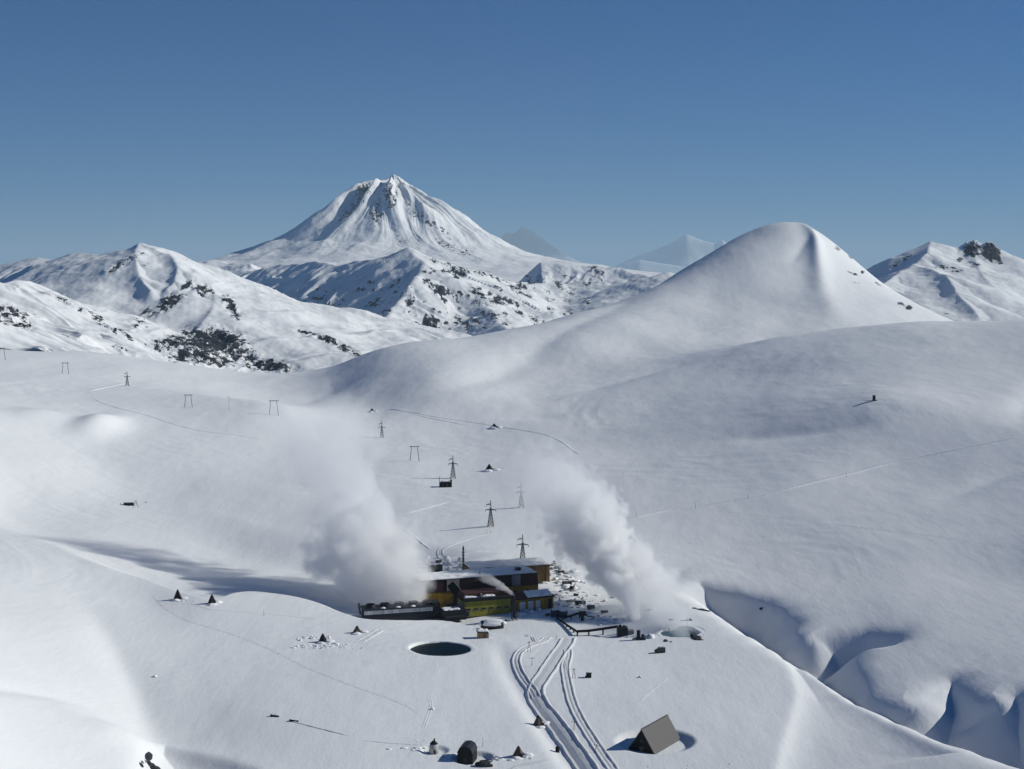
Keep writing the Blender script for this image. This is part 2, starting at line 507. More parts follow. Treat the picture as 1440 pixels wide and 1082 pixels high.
# ------------------------------------------------------------------ ridge networks for the mountains
def ridge_field(X, Y, ridges, k=25.0, seed=0, rnd=10.0):
    """ridges: dict(pts=[(px,py,d)..], sl, sr, L, rib, lam): a tent below each crest line, joined by a smooth maximum"""
    acc = None
    for ri, r in enumerate(ridges):
        p = np.array([P(*q) for q in r['pts']])
        best = np.full(X.shape, -1e9); s0 = 0.0
        for a, b in zip(p[:-1], p[1:]):
            dx, dy = b[0] - a[0], b[1] - a[1]; ln = math.hypot(dx, dy)
            t = np.clip(((X - a[0]) * dx + (Y - a[1]) * dy) / (ln * ln), 0, 1)
            ex, ey = X - a[0] - t * dx, Y - a[1] - t * dy
            d = np.hypot(ex, ey)
            tu = ((X - a[0]) * dx + (Y - a[1]) * dy) / (ln * ln)
            side = (dx * ey - dy * ex) / (ln * (np.hypot(ex, ey) + 1e-6))
            left = side > 0                    # to the left of the way the line runs
            dsc = (b[2] - a[2]) / ln
            sl = math.hypot(r['sr'], dsc) + (math.hypot(r['sl'], dsc) - math.hypot(r['sr'], dsc)) * sstep(-.6, .6, side)
            dt = np.hypot(ex, ey) + 1e-6
            cap = max(r['sl'], r['sr'], .95)
            if (a == p[0]).all(): sl = sl + (np.maximum(cap, sl) - sl) * sstep(0, .7, np.maximum(-tu, 0) * ln / dt)
            if (b == p[-1]).all(): sl = sl + (np.maximum(cap, sl) - sl) * sstep(0, .7, np.maximum(tu - 1, 0) * ln / dt)
            L = r.get('L', 2500.0)
            s = s0 + t * ln
            rib = r.get('rib', 0)
            h = a[2] + t * (b[2] - a[2])
            if rib:
                rib_ = np.where(((a == p[0]).all() & (tu < 0)) | ((b == p[-1]).all() & (tu > 1)), 0.0, float(rib))
                lam = r.get('lam', 150.0)
                wob = perlin(s / (lam * 2.5), d / (lam * 2.5), seed + 71 + ri) * .8
                h = h + rib_ * np.minimum(1, d / (lam * 1.2)) * (ridged(s / lam + wob, d / (lam * 5) + wob * .3, 3, seed + ri * 7) - .3)
            d = np.hypot(d, rnd) - rnd
            z = h - sl * L * (1 - np.exp(-d / L)) 
            best = np.maximum(best, z); s0 += ln
        acc = best if acc is None else np.maximum(acc, best) + np.log1p(np.exp(-np.abs(acc - best) / k)) * k
    return acc

def rock_attr(X, Y, Z, blobs, base=0.0, seed=3, px_noise=(9.0, 6.0)):
    px, py = proj(X, Y, Z)
    v = np.full(X.shape, base)
    for (bx, by, rx, ry, rot, st) in blobs:
        c, s = math.cos(R(rot)), math.sin(R(rot))
        a = ((px - bx) * c + (py - by) * s) / rx; b = (-(px - bx) * s + (py - by) * c) / ry
        v = np.maximum(v, base + st * np.exp(-np.minimum((a * a / 1.7 + b * b / 1.7) ** 1.5, 30)))
    return v

# ------------------------------------------------------------------ build the snowfield sheet
M['snow_ground'] = mountain_mat('snow_ground', .05, 1.0, True)
def build_ground():
    yb = np.exp(np.concatenate((np.linspace(math.log(430), math.log(1500), 720), np.linspace(math.log(1500), math.log(6000), 520)[1:])))
    u = np.linspace(-.50, .50, 1500)
    U, Y = np.meshgrid(u, yb)
    X = U * Y
    Z = H(X, Y)
    at = rock_attr(X, Y, Z, [(1178,350,6,3,40,.9),(1196,362,5,2,40,.9),(1213,383,3,3,0,1.1),(1200,385,12,2,20,.85),(1235,400,8,2,35,.9),(1268,428,8,3,20,1.0),(1278,433,5,4,0,1.2),(1205,398,8,2,15,.8),
        (208,1066,6,9,30,1.2),(200,1074,5,6,0,1.1),(468,560,10,2,-10,.7)], -.35)
    return mesh_from_grid('snowfield', np.stack((X, Y, Z), -1), M['snow_ground'], attrs={'rock': at})
build_ground()
M['mtn_near'] = mountain_mat('mountain_snow_near', .022, 5.0)
M['mtn_mid'] = mountain_mat('mountain_snow_mid', .016, 8.0)
M['mtn_far'] = mountain_mat('mountain_snow_far', .016, 14.0)

def build_left_mountain():
    X, Y = polar(-.47, .02, 900, 3000, 6200, 680)
    rid = [
     dict(pts=[(-160,392,5300),(-60,382,5250),(0,373,5200),(45,360,5150),(75,362,5100),(110,358,5050),(150,353,4950),(195,342,4800),(230,357,4720),(275,387,4600)], sl=.55, sr=.42, L=3000, rib=14, lam=140),
     dict(pts=[(275,387,4600),(350,425,4720),(420,460,4850),(470,480,4950),(515,503,5050)], sl=.6, sr=.42, L=3000, rib=11, lam=120),
     dict(pts=[(195,342,4800),(190,362,4620),(196,384,4480),(212,408,4360)], sl=.33, sr=.85, L=1200, rib=10, lam=90),
     dict(pts=[(275,387,4600),(268,400,4450),(245,425,4330),(222,455,4220),(205,480,4140)], sl=.5, sr=.80, L=2000, rib=10, lam=110),
     dict(pts=[(290,396,4640),(303,415,4400),(300,433,4280),(288,455,4150),(268,472,4060),(240,497,3990)], sl=.42, sr=.9, L=2500, rib=12, lam=110),
     dict(pts=[(238,361,4700),(250,378,4560),(246,395,4450),(236,408,4380)], sl=.4, sr=.8, L=1500, rib=8, lam=90),
     dict(pts=[(330,470,4450),(345,490,4200),(385,505,4050),(420,518,3950)], sl=.4, sr=.9, L=2500, rib=8, lam=100),
     dict(pts=[(-400,370,2700),(-120,385,3550),(0,397,3800),(50,403,3950),(100,425,4100),(150,457,4250),(205,503,4400)], sl=.55, sr=.42, L=2500, rib=16, lam=100),
    ]
    Z = ridge_field(X, Y, rid, 10, 5, 4)
    Z += fbm(X / 240, Y / 240, 5, 77, .45) * 15
    floor = -222 + fbm(X / 300, Y / 300, 3, 8) * 8
    Z = np.maximum(Z, floor - 40 * sstep(-.14, -.04, X / Y) * Y / 3000)
    blobs = [(12,445,30,14,20,.60),(35,452,14,14,0,.6),(95,425,30,5,25,.45),(125,440,30,6,30,.5),(150,458,22,5,32,.5),(175,470,18,3,40,.5),(70,495,12,4,10,.5),(170,490,14,3,20,.5),
             (182,365,24,5,-25,.55),(160,378,12,5,-20,.5),(205,372,8,3,0,.4),
             (238,425,20,9,-35,.72),(262,402,12,4,-40,.6),(210,440,14,8,0,.5),(195,455,14,8,0,.45),(285,408,16,8,15,.6),(328,435,5,18,-20,.72),(318,425,5,12,-25,.6),
             (300,482,46,20,5,.72),(250,482,36,12,-5,.6),(285,502,50,12,5,.66),(335,500,34,10,8,.66),(378,514,34,8,5,.7),(265,505,20,6,0,.6),(230,490,16,8,0,.5),
             (430,468,16,3,15,.6),(460,478,20,5,18,.7),(485,490,14,5,25,.65),(500,497,12,4,30,.5)]
    at = rock_attr(X, Y, Z, blobs, .0)
    Z += np.clip(at, 0, 1) ** 1.5 * fbm(X / 40, Y / 40, 3, 9) * 16
    return mesh_from_grid('rocky_mountain_terrain', np.stack((X, Y, Z), -1), M['mtn_near'], attrs={'rock': at})
build_left_mountain()

def build_middle_range():
    X, Y = polar(-.30, .22, 900, 4900, 10500, 620)
    rid = [
     dict(pts=[(200,440,9200),(265,382,8900),(300,367,8700),(340,371,8600),(352,374,8500)], sl=.3, sr=.3, L=3000, rib=8, lam=200),
     dict(pts=[(300,410,8600),(330,392,8450),(372,376,8200),(430,368,7900),(480,373,7600),(520,363,7300),(575,352,7000)], sl=.5, sr=.66, L=6000, rib=26, lam=130),
     dict(pts=[(575,352,7000),(597,369,6800),(580,400,6500),(552,432,6200),(540,460,5900),(525,485,5600),(505,508,5300)], sl=.42, sr=.66, L=5000, rib=24, lam=130),
     dict(pts=[(575,352,7000),(610,366,7200),(640,376,7300),(700,392,7600),(760,398,7900),(800,405,8100)], sl=.4, sr=.42, L=3000, rib=22, lam=230),
     dict(pts=[(760,372,9300),(825,373,9300),(870,377,9200),(905,386,9000),(935,398,8700)], sl=.4, sr=.38, L=2600, rib=14, lam=200),
     dict(pts=[(780,400,8200),(850,396,8000),(900,410,7600),(850,430,7100)], sl=.35, sr=.35, L=2600, rib=14, lam=200),
     dict(pts=[(870,405,7700),(940,383,7400),(1000,400,7200)], sl=.3, sr=.3, L=2600, rib=8, lam=200),
     dict(pts=[(640,376,7300),(660,410,6800),(690,440,6300),(720,470,5800)], sl=.36, sr=.5, L=2600, rib=18, lam=170),
    ]
    Z = ridge_field(X, Y, rid, 18, 25)
    Z += fbm(X / 280, Y / 280, 5, 47, .46) * 20
    Z = np.maximum(Z, -420)
    rng = random.Random(4)
    blobs = [(620,410,12,8,20,.8),(605,460,14,14,40,.75),(575,423,8,8,60,.6),(600,395,8,4,20,.55),(648,382,16,7,10,.62),(705,423,18,6,5,.68),(690,445,18,6,20,.5),(650,455,20,8,30,.5),(640,470,14,5,40,.5),
             (680,385,14,4,20,.5),(725,385,10,4,20,.45),(560,395,10,5,0,.42),(530,425,16,5,-20,.48),(500,440,20,4,-15,.42),(470,425,24,5,-10,.42),(455,443,18,4,-20,.45),(430,425,18,4,-20,.4),(540,440,12,6,-30,.45),(515,395,16,4,20,.4),
             (550,480,10,6,-30,.6),(535,485,8,6,0,.55),(380,370,8,2,-5,.5),(410,368,10,2,0,.5),(840,385,18,10,60,.45),(800,390,16,5,30,.36),(885,375,22,3,10,.4)]
    for k in range(60):
        x = rng.uniform(430, 590); y = rng.uniform(395 + (590 - x) * .06, 470)
        blobs.append((x, y, rng.uniform(5, 14), rng.uniform(1.5, 3), rng.uniform(-30, 0), rng.uniform(.3, .52)))
    for k in range(110):
        x = rng.uniform(600, 830); y = rng.uniform(366 + (x - 600) * .12, 372 + (x - 600) * .12 + 80)
        blobs.append((x, y, rng.uniform(4, 10), rng.uniform(2, 4), rng.uniform(10, 45), rng.uniform(.4, .62)))
    at = rock_attr(X, Y, Z, blobs, .02)
    Z += np.clip(at, 0, 1) ** 1.5 * fbm(X / 50, Y / 50, 3, 9) * 18
    return mesh_from_grid('ridge_terrain', np.stack((X, Y, Z), -1), M['mtn_mid'], attrs={'rock': at})
build_middle_range()

def build_volcano():
    D0 = 12500.0
    X, Y = polar(-.26, .14, 1000, 9300, 15500, 640)
    top = P(553, 250, D0)
    ax, ay = top[0], top[1]
    mpx = D0 / FPX
    def tab(lst):
        return np.array([a * mpx for a, b in lst]), np.array([P(720, b, D0)[2] for a, b in lst])
    lr, lz = tab([(0,251),(10,257),(30,261),(46,266),(70,284),(100,304),(135,325),(170,343),(215,358),(260,370),(400,392),(700,412)])
    rr, rz = tab([(0,251),(14,258),(28,269),(60,288),(95,309),(130,331),(170,350),(215,364),(270,373),(340,382),(450,395),(700,410)])
    dx, dy = X - ax, Y - ay
    r = np.hypot(dx, dy); th = np.arctan2(dx, -dy)              # 0 faces the camera, + to the right
    w = .5 + .5 * np.sin(th)
    w = sstep(0, 1, w)
    wr = r * (1 + .10 * perlin(th * 1.3 + 5, r / 1500, 3))
    Z = np.interp(wr, lr, lz) * (1 - w) + np.interp(wr, rr, rz) * w
    tw = th + .18 * perlin(r / 700, th * 2, 9) + .0
    amp = np.interp(r / mpx, [0, 10, 40, 90, 150, 220, 300], [2, 12, 30, 38, 28, 16, 6])
    rib = ridged(tw * 2.6 + 1.3, r / 2600 + .2, 2, 14, .5)
    fine = ridged(tw * 9 + perlin(r / 500, th * 4, 61) * .22, r / 900, 3, 24, .6)
    Z = Z + amp * (rib - .35) + amp * .22 * fine * np.interp(r / mpx, [0, 100, 200], [1, .75, .25])
    # named ribs, running down from the crater: angle, half width, height
    for a0, wd, hh, r0, r1 in ((-.85, .13, 85, 48, 150), (-.42, .10, 60, 34, 90), (-.02, .12, 80, 22, 110), (.55, .16, 60, 24, 150), (1.0, .12, 40, 30, 160)):
        da = np.angle(np.exp(1j * (th - a0 - .1 * perlin(r / 500, r * 0 + a0 * 9, 5))))
        Z = Z + hh * np.exp(-(da / wd) ** 2) * sstep(r0 - 8, r0 + 15, r / mpx) * (1 - sstep(r1 * .6, r1 * 1.2, r / mpx))
    Z += fbm(X / 300, Y / 300, 5, 88, .45) * np.interp(r / mpx, [0, 60, 200, 400], [20, 26, 14, 9])
    Z += 34 * np.exp(-((dx - 10) / 60.) ** 2 - (dy / 90.) ** 2)
    px, py = proj(X, Y, Z)
    at = .2 * np.clip(fine, 0, 1) * np.interp(r / mpx, [0, 20, 70, 150, 260], [1.3, 1.3, .9, .55, .3])
    at += rock_attr(X, Y, Z, [(550,277,9,16,0,.46),(512,268,10,8,-40,.42),(495,295,26,5,-45,.42),(530,300,10,18,20,.36),(640,350,30,6,25,.36),(600,310,40,6,35,.34),(565,340,12,14,40,.18),(660,310,30,4,35,.1)], 0)
    return mesh_from_grid('volcano_terrain', np.stack((X, Y, Z), -1), M['mtn_far'], attrs={'rock': at})
build_volcano()

def build_right_range():
    X, Y = polar(.20, .47, 620, 4600, 7400, 520)
    rid = [
     dict(pts=[(1215,392,6300),(1245,376,6250),(1280,354,6150),(1308,339,6000),(1340,350,6000),(1352,352,6000),(1366,345,6000),(1392,347,5950),(1408,368,5900),(1440,372,5850),(1520,380,5800)], sl=.5, sr=.45, L=2500, rib=12, lam=120),
     dict(pts=[(1308,339,6000),(1305,357,5800),(1285,372,5650),(1262,384,5500),(1240,400,5300)], sl=.3, sr=.55, L=2500, rib=10, lam=120),
     dict(pts=[(1366,345,6000),(1378,385,5600),(1400,410,5350),(1420,440,5100)], sl=.35, sr=.45, L=2500, rib=10, lam=140),
     dict(pts=[(1285,372,5650),(1330,388,5400),(1345,410,5200),(1375,445,4950)], sl=.3, sr=.5, L=2500, rib=6, lam=140),
    ]
    Z = ridge_field(X, Y, rid, 12, 55, 4)
    Z += fbm(X / 230, Y / 230, 5, 37, .45) * 12
    px, py = proj(X, Y, Z)
    crag = np.exp(-((px - 1368) / 9.) ** 2) + np.exp(-((px - 1392) / 9.) ** 2)
    Z += crag * np.exp(-((Y - 6000) / 120.) ** 2) * np.maximum(0, fbm(X / 22, Y / 40, 3, 5) + .2) * 22
    Z = np.maximum(Z, -350)
    at = rock_attr(X, Y, Z, [(1368,352,12,10,0,.8),(1393,355,13,12,20,.85),(1405,366,6,6,0,.7),(1350,366,5,3,0,.6),(1370,372,10,4,10,.5),(1268,366,16,4,-30,.5),(1335,378,20,4,10,.5),(1330,440,10,3,10,.45),(1280,438,10,4,20,.5)], .0)
    return mesh_from_grid('crag_terrain', np.stack((X, Y, Z), -1), M['mtn_near'], attrs={'rock': at})
build_right_range()

def build_far_peaks():
    X, Y = polar(-.10, .25, 420, 68000, 100000, 260)
    rid = [
     dict(pts=[(640,392,85000),(690,352,85000),(712,326,85000),(722,329,85000),(733,319,85000),(750,326,85000),(775,345,85000),(800,360,85000),(840,380,85000)], sl=1.3, sr=1.3, L=3400, rib=210, lam=3300),
     dict(pts=[(840,385,82500),(900,358,82500),(935,345,82500),(966,330,82500),(990,339,82500),(1005,342,82500),(1016,337,82500),(1040,355,82500),(1090,380,82500),(1150,390,82500)], sl=1.3, sr=1.3, L=3400, rib=210, lam=3300),
     dict(pts=[(800,392,75000),(860,378,75000),(900,366,75000),(940,371,75000),(980,378,75000),(1030,384,75000)], sl=1.3, sr=1.3, L=2700, rib=160, lam=3300),
    ]
    Z = ridge_field(X, Y, rid, 60, 91)
    Z += fbm(X / 2500, Y / 2500, 4, 12) * 60
    Z = np.maximum(Z, -500)
    at = rock_attr(X, Y, Z, [(733,340,70,30,0,.75),(960,352,40,14,0,.35)], .12)
    return mesh_from_grid('far_mountain_terrain', np.stack((X, Y, Z), -1), M['mtn_far'], attrs={'rock': at})
build_far_peaks()

# lowland beneath and between the mountains, out past the farthest peak
def build_lowland():
    X, Y = polar(-.75, .75, 160, 3600, 138000, 160)
    Z = np.full(X.shape, -520.0) + fbm(X / 3000, Y / 3000, 3, 2) * 30
    return mesh_from_grid('lowland_terrain', np.stack((X, Y, Z), -1), M['snow'])
build_lowland()


# ------------------------------------------------------------------ object helpers
def simple(name, col, rough=.7, metal=0.0, noise=.25, nscale=.8, col2=None):
    m, nt, b = nodes_of(name)
    g = N(nt, "ShaderNodeTexCoord")
    nz = N(nt, "ShaderNodeTexNoise", i_Scale=nscale, i_Detail=5.0, i_Roughness=.6)
    nt.links.new(g.outputs['Object'], nz.inputs['Vector'])
    cr = N(nt, "ShaderNodeValToRGB")
    c2 = col2 or tuple(c * (1 - noise) for c in col)
    cr.color_ramp.elements[0].position = .35; cr.color_ramp.elements[0].color = (*c2, 1)
    cr.color_ramp.elements[1].position = .65; cr.color_ramp.elements[1].color = (*col, 1)
    nt.links.new(nz.outputs[0], cr.inputs[0]); nt.links.new(cr.outputs[0], b.inputs['Base Color'])
    b.inputs['Roughness'].default_value = rough; b.inputs['Metallic'].default_value = metal
    b.inputs['Specular IOR Level'].default_value = .25
    return m

def cladding(name, col, pitch=1.1):
    """sheet cladding with upright seams and streaks"""
    m, nt, b = nodes_of(name)
    g = N(nt, "ShaderNodeTexCoord")
    wv = N(nt, "ShaderNodeTexWave", wave_type='BANDS', bands_direction='X', i_Scale=1 / pitch, i_Distortion=0.0)
    nt.links.new(g.outputs['Object'], wv.inputs['Vector'])
    mp = N(nt, "ShaderNodeMapping"); mp.inputs['Scale'].default_value = (.5, .5, .06)
    nt.links.new(g.outputs['Object'], mp.inputs['Vector'])
    nz = N(nt, "ShaderNodeTexNoise", i_Scale=1.0, i_Detail=5.0)
    nt.links.new(mp.outputs[0], nz.inputs['Vector'])
    cr = N(nt, "ShaderNodeValToRGB")
    cr.color_ramp.elements[0].position = .3; cr.color_ramp.elements[0].color = tuple(c * .6 for c in col) + (1,)
    cr.color_ramp.elements[1].position = .65; cr.color_ramp.elements[1].color = (*col, 1)
    nt.links.new(nz.outputs[0], cr.inputs[0]); nt.links.new(cr.outputs[0], b.inputs['Base Color'])
    bp = N(nt, "ShaderNodeBump", i_Strength=.6, i_Distance=.08)
    nt.links.new(wv.outputs[0], bp.inputs['Height']); nt.links.new(bp.outputs[0], b.inputs['Normal'])
    b.inputs['Roughness'].default_value = .6; b.inputs['Specular IOR Level'].default_value = .25
    return m

M['packed'] = snow_mat('packed_snow', [(.5, .5, .5, 4, .12), (.1, .04, .1, 3, .3)])
_b = M['packed'].node_tree.nodes["Principled BSDF"]; _b.inputs['Base Color'].default_value = (.68, .69, .70, 1)
M['heap'] = snow_mat('heaped_snow', [(.35, .35, .35, 5, .5)])
M['dirty'] = simple('dirty_snow', (.50, .49, .47), .8, 0, .75, .5)
M['roof_snow'] = snow_mat('roof_snow', [(.2, .2, .2, 4, .4)])
M['maroon'] = cladding('maroon_cladding', (.040, .013, .015))
M['yellow'] = cladding('yellow_cladding', (.36, .22, .02))
M['green_yellow'] = cladding('yellow_green_cladding', (.25, .24, .03))
M['ochre'] = cladding('ochre_cladding', (.20, .125, .05))
M['grey_panel'] = cladding('grey_cladding', (.26, .25, .25))
M['pale_panel'] = cladding('pale_cladding', (.55, .56, .58), 4.0)
M['dark'] = simple('dark_painted_steel', (.018, .020, .028), .6)
M['black'] = simple('black_boards', (.012, .012, .014), .8)
M['steel'] = simple('grey_galvanised_steel', (.17, .16, .16), .5, .3)
M['rust'] = simple('rusty_red_roof', (.06, .021, .019), .75)
M['pylon'] = simple('dull_brown_steel', (.085, .075, .07), .6)
M['wood'] = simple('weathered_boards', (.13, .10, .07), .85)
M['grey_roof'] = simple('grey_metal_roof', (.085, .080, .078), .6, .0, .12, .4)
M['glass'] = simple('dark_window', (.02, .025, .03), .15)
M['white_paint'] = simple('white_paint', (.62, .63, .64), .5)
M['tan'] = simple('tan_boards', (.33, .22, .10), .8)
M['olive'] = simple('olive_green_paint', (.085, .10, .075), .6)
M['blue'] = simple('dark_blue_paint', (.02, .03, .08), .5)
M['tyre'] = simple('black_rubber', (.015, .015, .015), .9)
M['rock'] = simple('dark_rock', (.05, .05, .055), .9, 0, .5, .9)
M['pale_cloth'] = simple('pale_grey_cloth', (.48, .48, .47), .8)

class MB:
    def __init__(self): self.bm = bmesh.new()
    def box(self, c, size, rz=0, taper=1.0, taper_y=None):
        sx, sy, sz = (q / 2 for q in size); ty = taper if taper_y is None else taper_y
        v = []
        for z, tx, tyy in ((-sz, 1, 1), (sz, taper, ty)):
            for x, y in ((-sx, -sy), (sx, -sy), (sx, sy), (-sx, sy)):
                p = Matrix.Rotation(rz, 3, 'Z') @ Vector((x * tx, y * tyy, z))
                v.append(self.bm.verts.new(p + Vector(c)))
        for f in ((3, 2, 1, 0), (4, 5, 6, 7), (0, 1, 5, 4), (1, 2, 6, 5), (2, 3, 7, 6), (3, 0, 4, 7)):
            self.bm.faces.new([v[i] for i in f])
        return self
    def poly(self, pts, y0, y1):
        """outline in x,z drawn out along y"""
        a = [self.bm.verts.new((x, y0, z)) for x, z in pts]; b = [self.bm.verts.new((x, y1, z)) for x, z in pts]
        n = len(pts)
        self.bm.faces.new(a); self.bm.faces.new(b[::-1])
        for i in range(n): self.bm.faces.new((a[i], b[i], b[(i + 1) % n], a[(i + 1) % n]))
        return self
    def tube(self, p0, p1, r0, r1=None, n=6, cap=True):
        p0, p1 = Vector(p0), Vector(p1); r1 = r0 if r1 is None else r1
        d = (p1 - p0).normalized(); q = d.to_track_quat('Z', 'Y')
        rings = []
        for p, r in ((p0, r0), (p1, r1)):
            rings.append([self.bm.verts.new(p + q @ Vector((r * math.cos(2 * math.pi * k / n), r * math.sin(2 * math.pi * k / n), 0))) for k in range(n)])
        for k in range(n): self.bm.faces.new((rings[0][k], rings[0][(k + 1) % n], rings[1][(k + 1) % n], rings[1][k]))
        if cap: self.bm.faces.new(rings[0][::-1]); self.bm.faces.new(rings[1])
        return self
    def lump(self, c, r, seed=0, rough=.25, flat=.35, sub=3):
        """uneven mound"""
        t = bmesh.new(); bmesh.ops.create_icosphere(t, subdivisions=sub, radius=1.0)
        v = np.array([x.co for x in t.verts])
        k = 1 + rough * fbm(v[:, 0] * 1.3 + seed * 3.1 + v[:, 2], v[:, 1] * 1.3 - seed * 1.7 + v[:, 2] * .6, 3, seed)
        v = v * k[:, None]
        v[:, 2] = np.where(v[:, 2] < 0, v[:, 2] * flat, v[:, 2])
        r = (r, r, r) if np.isscalar(r) else r
        vs = [self.bm.verts.new((c[0] + p[0] * r[0], c[1] + p[1] * r[1], c[2] + p[2] * r[2])) for p in v]
        for f in t.faces: self.bm.faces.new([vs[q.index] for q in f.verts])
        t.free(); return self
    def build(self, name, mat, parent=None, smooth=False, loc=None, rz=0):
        bmesh.ops.recalc_face_normals(self.bm, faces=self.bm.faces)
        me = bpy.data.meshes.new(name); self.bm.to_mesh(me); self.bm.free()
        if smooth: me.polygons.foreach_set('use_smooth', [True] * len(me.polygons))
        me.materials.append(mat)
        o = bpy.data.objects.new(name, me); COL.objects.link(o)
        if parent: o.parent = parent
        if loc is not None: o.location = loc; o.rotation_euler = (0, 0, rz)
        return o

def thing(name, label, cat, loc, rz=0, group=None):
    o = bpy.data.objects.new(name, None); COL.objects.link(o)
    o.empty_display_size = 1.0
    o.location = loc; o.rotation_euler = (0, 0, rz)
    o['label'] = label; o['category'] = cat
    if group: o['group'] = group
    return o

def tag(o, label=None, cat=None, group=None, kind=None):
    for k, v in (('label', label), ('category', cat), ('group', group), ('kind', kind)):
        if v: o[k] = v
    return o

def dup(root, loc, rz, label, scale=1.0):
    r = root.copy(); COL.objects.link(r)
    r.location = loc; r.rotation_euler = (0, 0, rz); r['label'] = label; r.scale = (scale,) * 3
    for ch in list(root.children):
        c = ch.copy(); COL.objects.link(c); c.parent = r
        for g in list(ch.children):
            d = g.copy(); COL.objects.link(d); d.parent = c
    return r

def gz(x, y): return float(H(np.array([x]), np.array([y]))[0])
def at(px, py, sink=0.0):
    p = ground(px, py)
    return Vector((p[0], p[1], p[2] - sink)), p[1] / FPX       # place, metres per photo pixel

# ------------------------------------------------------------------ tracks in the snow
def catmull(p, step):
    p = np.asarray(p, float); q = np.vstack((2 * p[0] - p[1], p, 2 * p[-1] - p[-2])); out = []
    for i in range(1, len(q) - 2):
        n = max(2, int(np.hypot(*(q[i + 1] - q[i])[:2]) / step))
        for t in np.linspace(0, 1, n, endpoint=False):
            out.append(.5 * (2*q[i] + (q[i+1]-q[i-1])*t + (2*q[i-1]-5*q[i]+4*q[i+1]-q[i+2])*t*t + (3*q[i]-q[i-1]-3*q[i+1]+q[i+2])*t**3))
    out.append(q[-2]); return np.array(out)

def track(name, px, prof, mat=None, step=2.0, wob=.35, seed=0):
    """a strip laid on the snow: prof = (offset, height) pairs across it"""
    mat = mat or ('packed' if prof is ROAD or prof is LANE or prof is RUTS else 'heap')
    c = catmull([ground(*q)[:2] for q in px], step)
    d = np.gradient(c, axis=0); d /= np.hypot(d[:, 0], d[:, 1])[:, None]
    nrm = np.stack((d[:, 1], -d[:, 0]), 1)                     # to the right of travel
    off = np.array([a for a, b in prof]); hgt = np.array([b for a, b in prof])
    s = np.arange(len(c))[:, None] * step
    k = 1 + wob * perlin(s / 9.0 + seed * 7.3, off[None, :] * .35 + 0 * s, seed)
    P_ = c[:, None, :] + nrm[:, None, :] * (off[None, :, None] * (1 + .08 * perlin(s / 14. + seed, s * 0, seed + 3))[:, :, None])
    Z = H(P_[..., 0], P_[..., 1]) + .10 + hgt[None, :] * k * (.8 + .4 * np.abs(perlin(s / 6. + 3, off[None, :] + 0 * s, seed + 5)))
    Z[:, 0] -= .25; Z[:, -1] -= .25
    fade = np.minimum(1, np.minimum(np.arange(len(c)), np.arange(len(c))[::-1]) / 6.0)[:, None]
    Z = Z * fade + (H(P_[..., 0], P_[..., 1]) - .4) * (1 - fade)
    return mesh_from_grid(name, np.dstack((P_, Z)), M[mat])

ROAD = [(-6.2, 0), (-5.2, .75), (-4.4, .85), (-3.7, .05), (-2.6, .0), (-2.1, .14), (-1.2, .02), (-.4, .16), (.4, .16), (1.2, .0), (2.2, .14), (2.8, .0), (3.8, .05), (4.5, .8), (5.2, .7), (6.2, 0)]
LANE = [(-3.6, 0), (-2.9, .55), (-2.2, .6), (-1.7, .0), (-.9, .0), (-.5, .2), (.5, .2), (.9, .0), (1.7, .0), (2.2, .6), (2.9, .5), (3.6, 0)]
RUTS = [(-2.3, 0), (-1.8, .28), (-1.4, .02), (-.8, .02), (-.5, .25), (.5, .25), (.8, .02), (1.4, .02), (1.8, .28), (2.3, 0)]
PATH = [(-1.6, 0), (-.8, .16), (-.4, .0), (.4, .0), (.8, .16), (1.6, 0)]
FAINT = [(-2.6, 0), (-1.0, .12), (-.5, .0), (.5, .0), (1.0, .12), (2.6, 0)]
BANK = [(-1.6, 0), (-.8, .02), (.2, .03), (.9, .55), (1.6, .45), (3.2, 0)]        # a cut with its bank on the right
track('access_road', [(806,896),(796,905),(785,920),(770,943),(757,962),(753,975),(760,992),(778,1014),(800,1044),(818,1070),(836,1096)], ROAD, seed=1)
track('side_road', [(800,897),(782,897),(765,901),(748,907),(732,916),(726,928),(729,942),(738,958),(748,970),(758,988)], LANE, seed=2)
track('ski_track', [(729,890),(742,894),(752,900),(757,907),(748,910)], RUTS, seed=3)
track('ski_track', [(764,904),(752,917),(736,930)], PATH, seed=31)
track('side_road', [(797,910),(799,920),(795,938),(797,955),(804,985),(815,1010),(830,1035),(848,1062),(868,1090)], LANE, seed=4)
track('ski_track', [(788,920),(796,934),(800,950)], RUTS, seed=5)
track('ski_track', [(868,733),(905,726),(940,719),(978,713),(1040,703),(1100,691),(1180,671),(1260,651),(1350,632),(1460,611)], [(-9, 0), (-4, .5), (-1.2, 1.1), (.2, .7), (1.6, .1), (3.2, 0)], seed=6, step=5)
track('ski_track', [(978,715),(1050,723),(1120,731),(1200,741),(1320,755),(1460,774)], FAINT, seed=7, step=5)
track('ski_track', [(1010,646),(1100,648),(1200,655)], FAINT, seed=71, step=5)
track('snow_cut', [(540,574),(572,579),(610,586),(650,592),(690,598),(740,606),(770,612),(792,622),(806,633),(822,642)], BANK, seed=8, step=5)
track('snow_cut', [(575,582),(605,588),(640,595),(668,600)], BANK, seed=9, step=5)
track('snow_cut', [(130,560),(145,567),(170,575),(210,585),(250,598),(290,607),(340,613),(385,622)], BANK, seed=10, step=5)
track('ski_track', [(185,538),(160,543),(140,547),(122,552)], [(-3, 0), (-2, .9), (-1, .1), (0, .3), (1, .1), (2, .8), (3, 0)], seed=11, step=5)
track('ski_track', [(60,517),(92,522),(120,528),(150,536),(178,542)], PATH, seed=12, step=5)
track('snow_cut', [(562,741),(580,752),(597,766),(612,776)], [(a * .8, b) for a, b in BANK], seed=13, step=3)
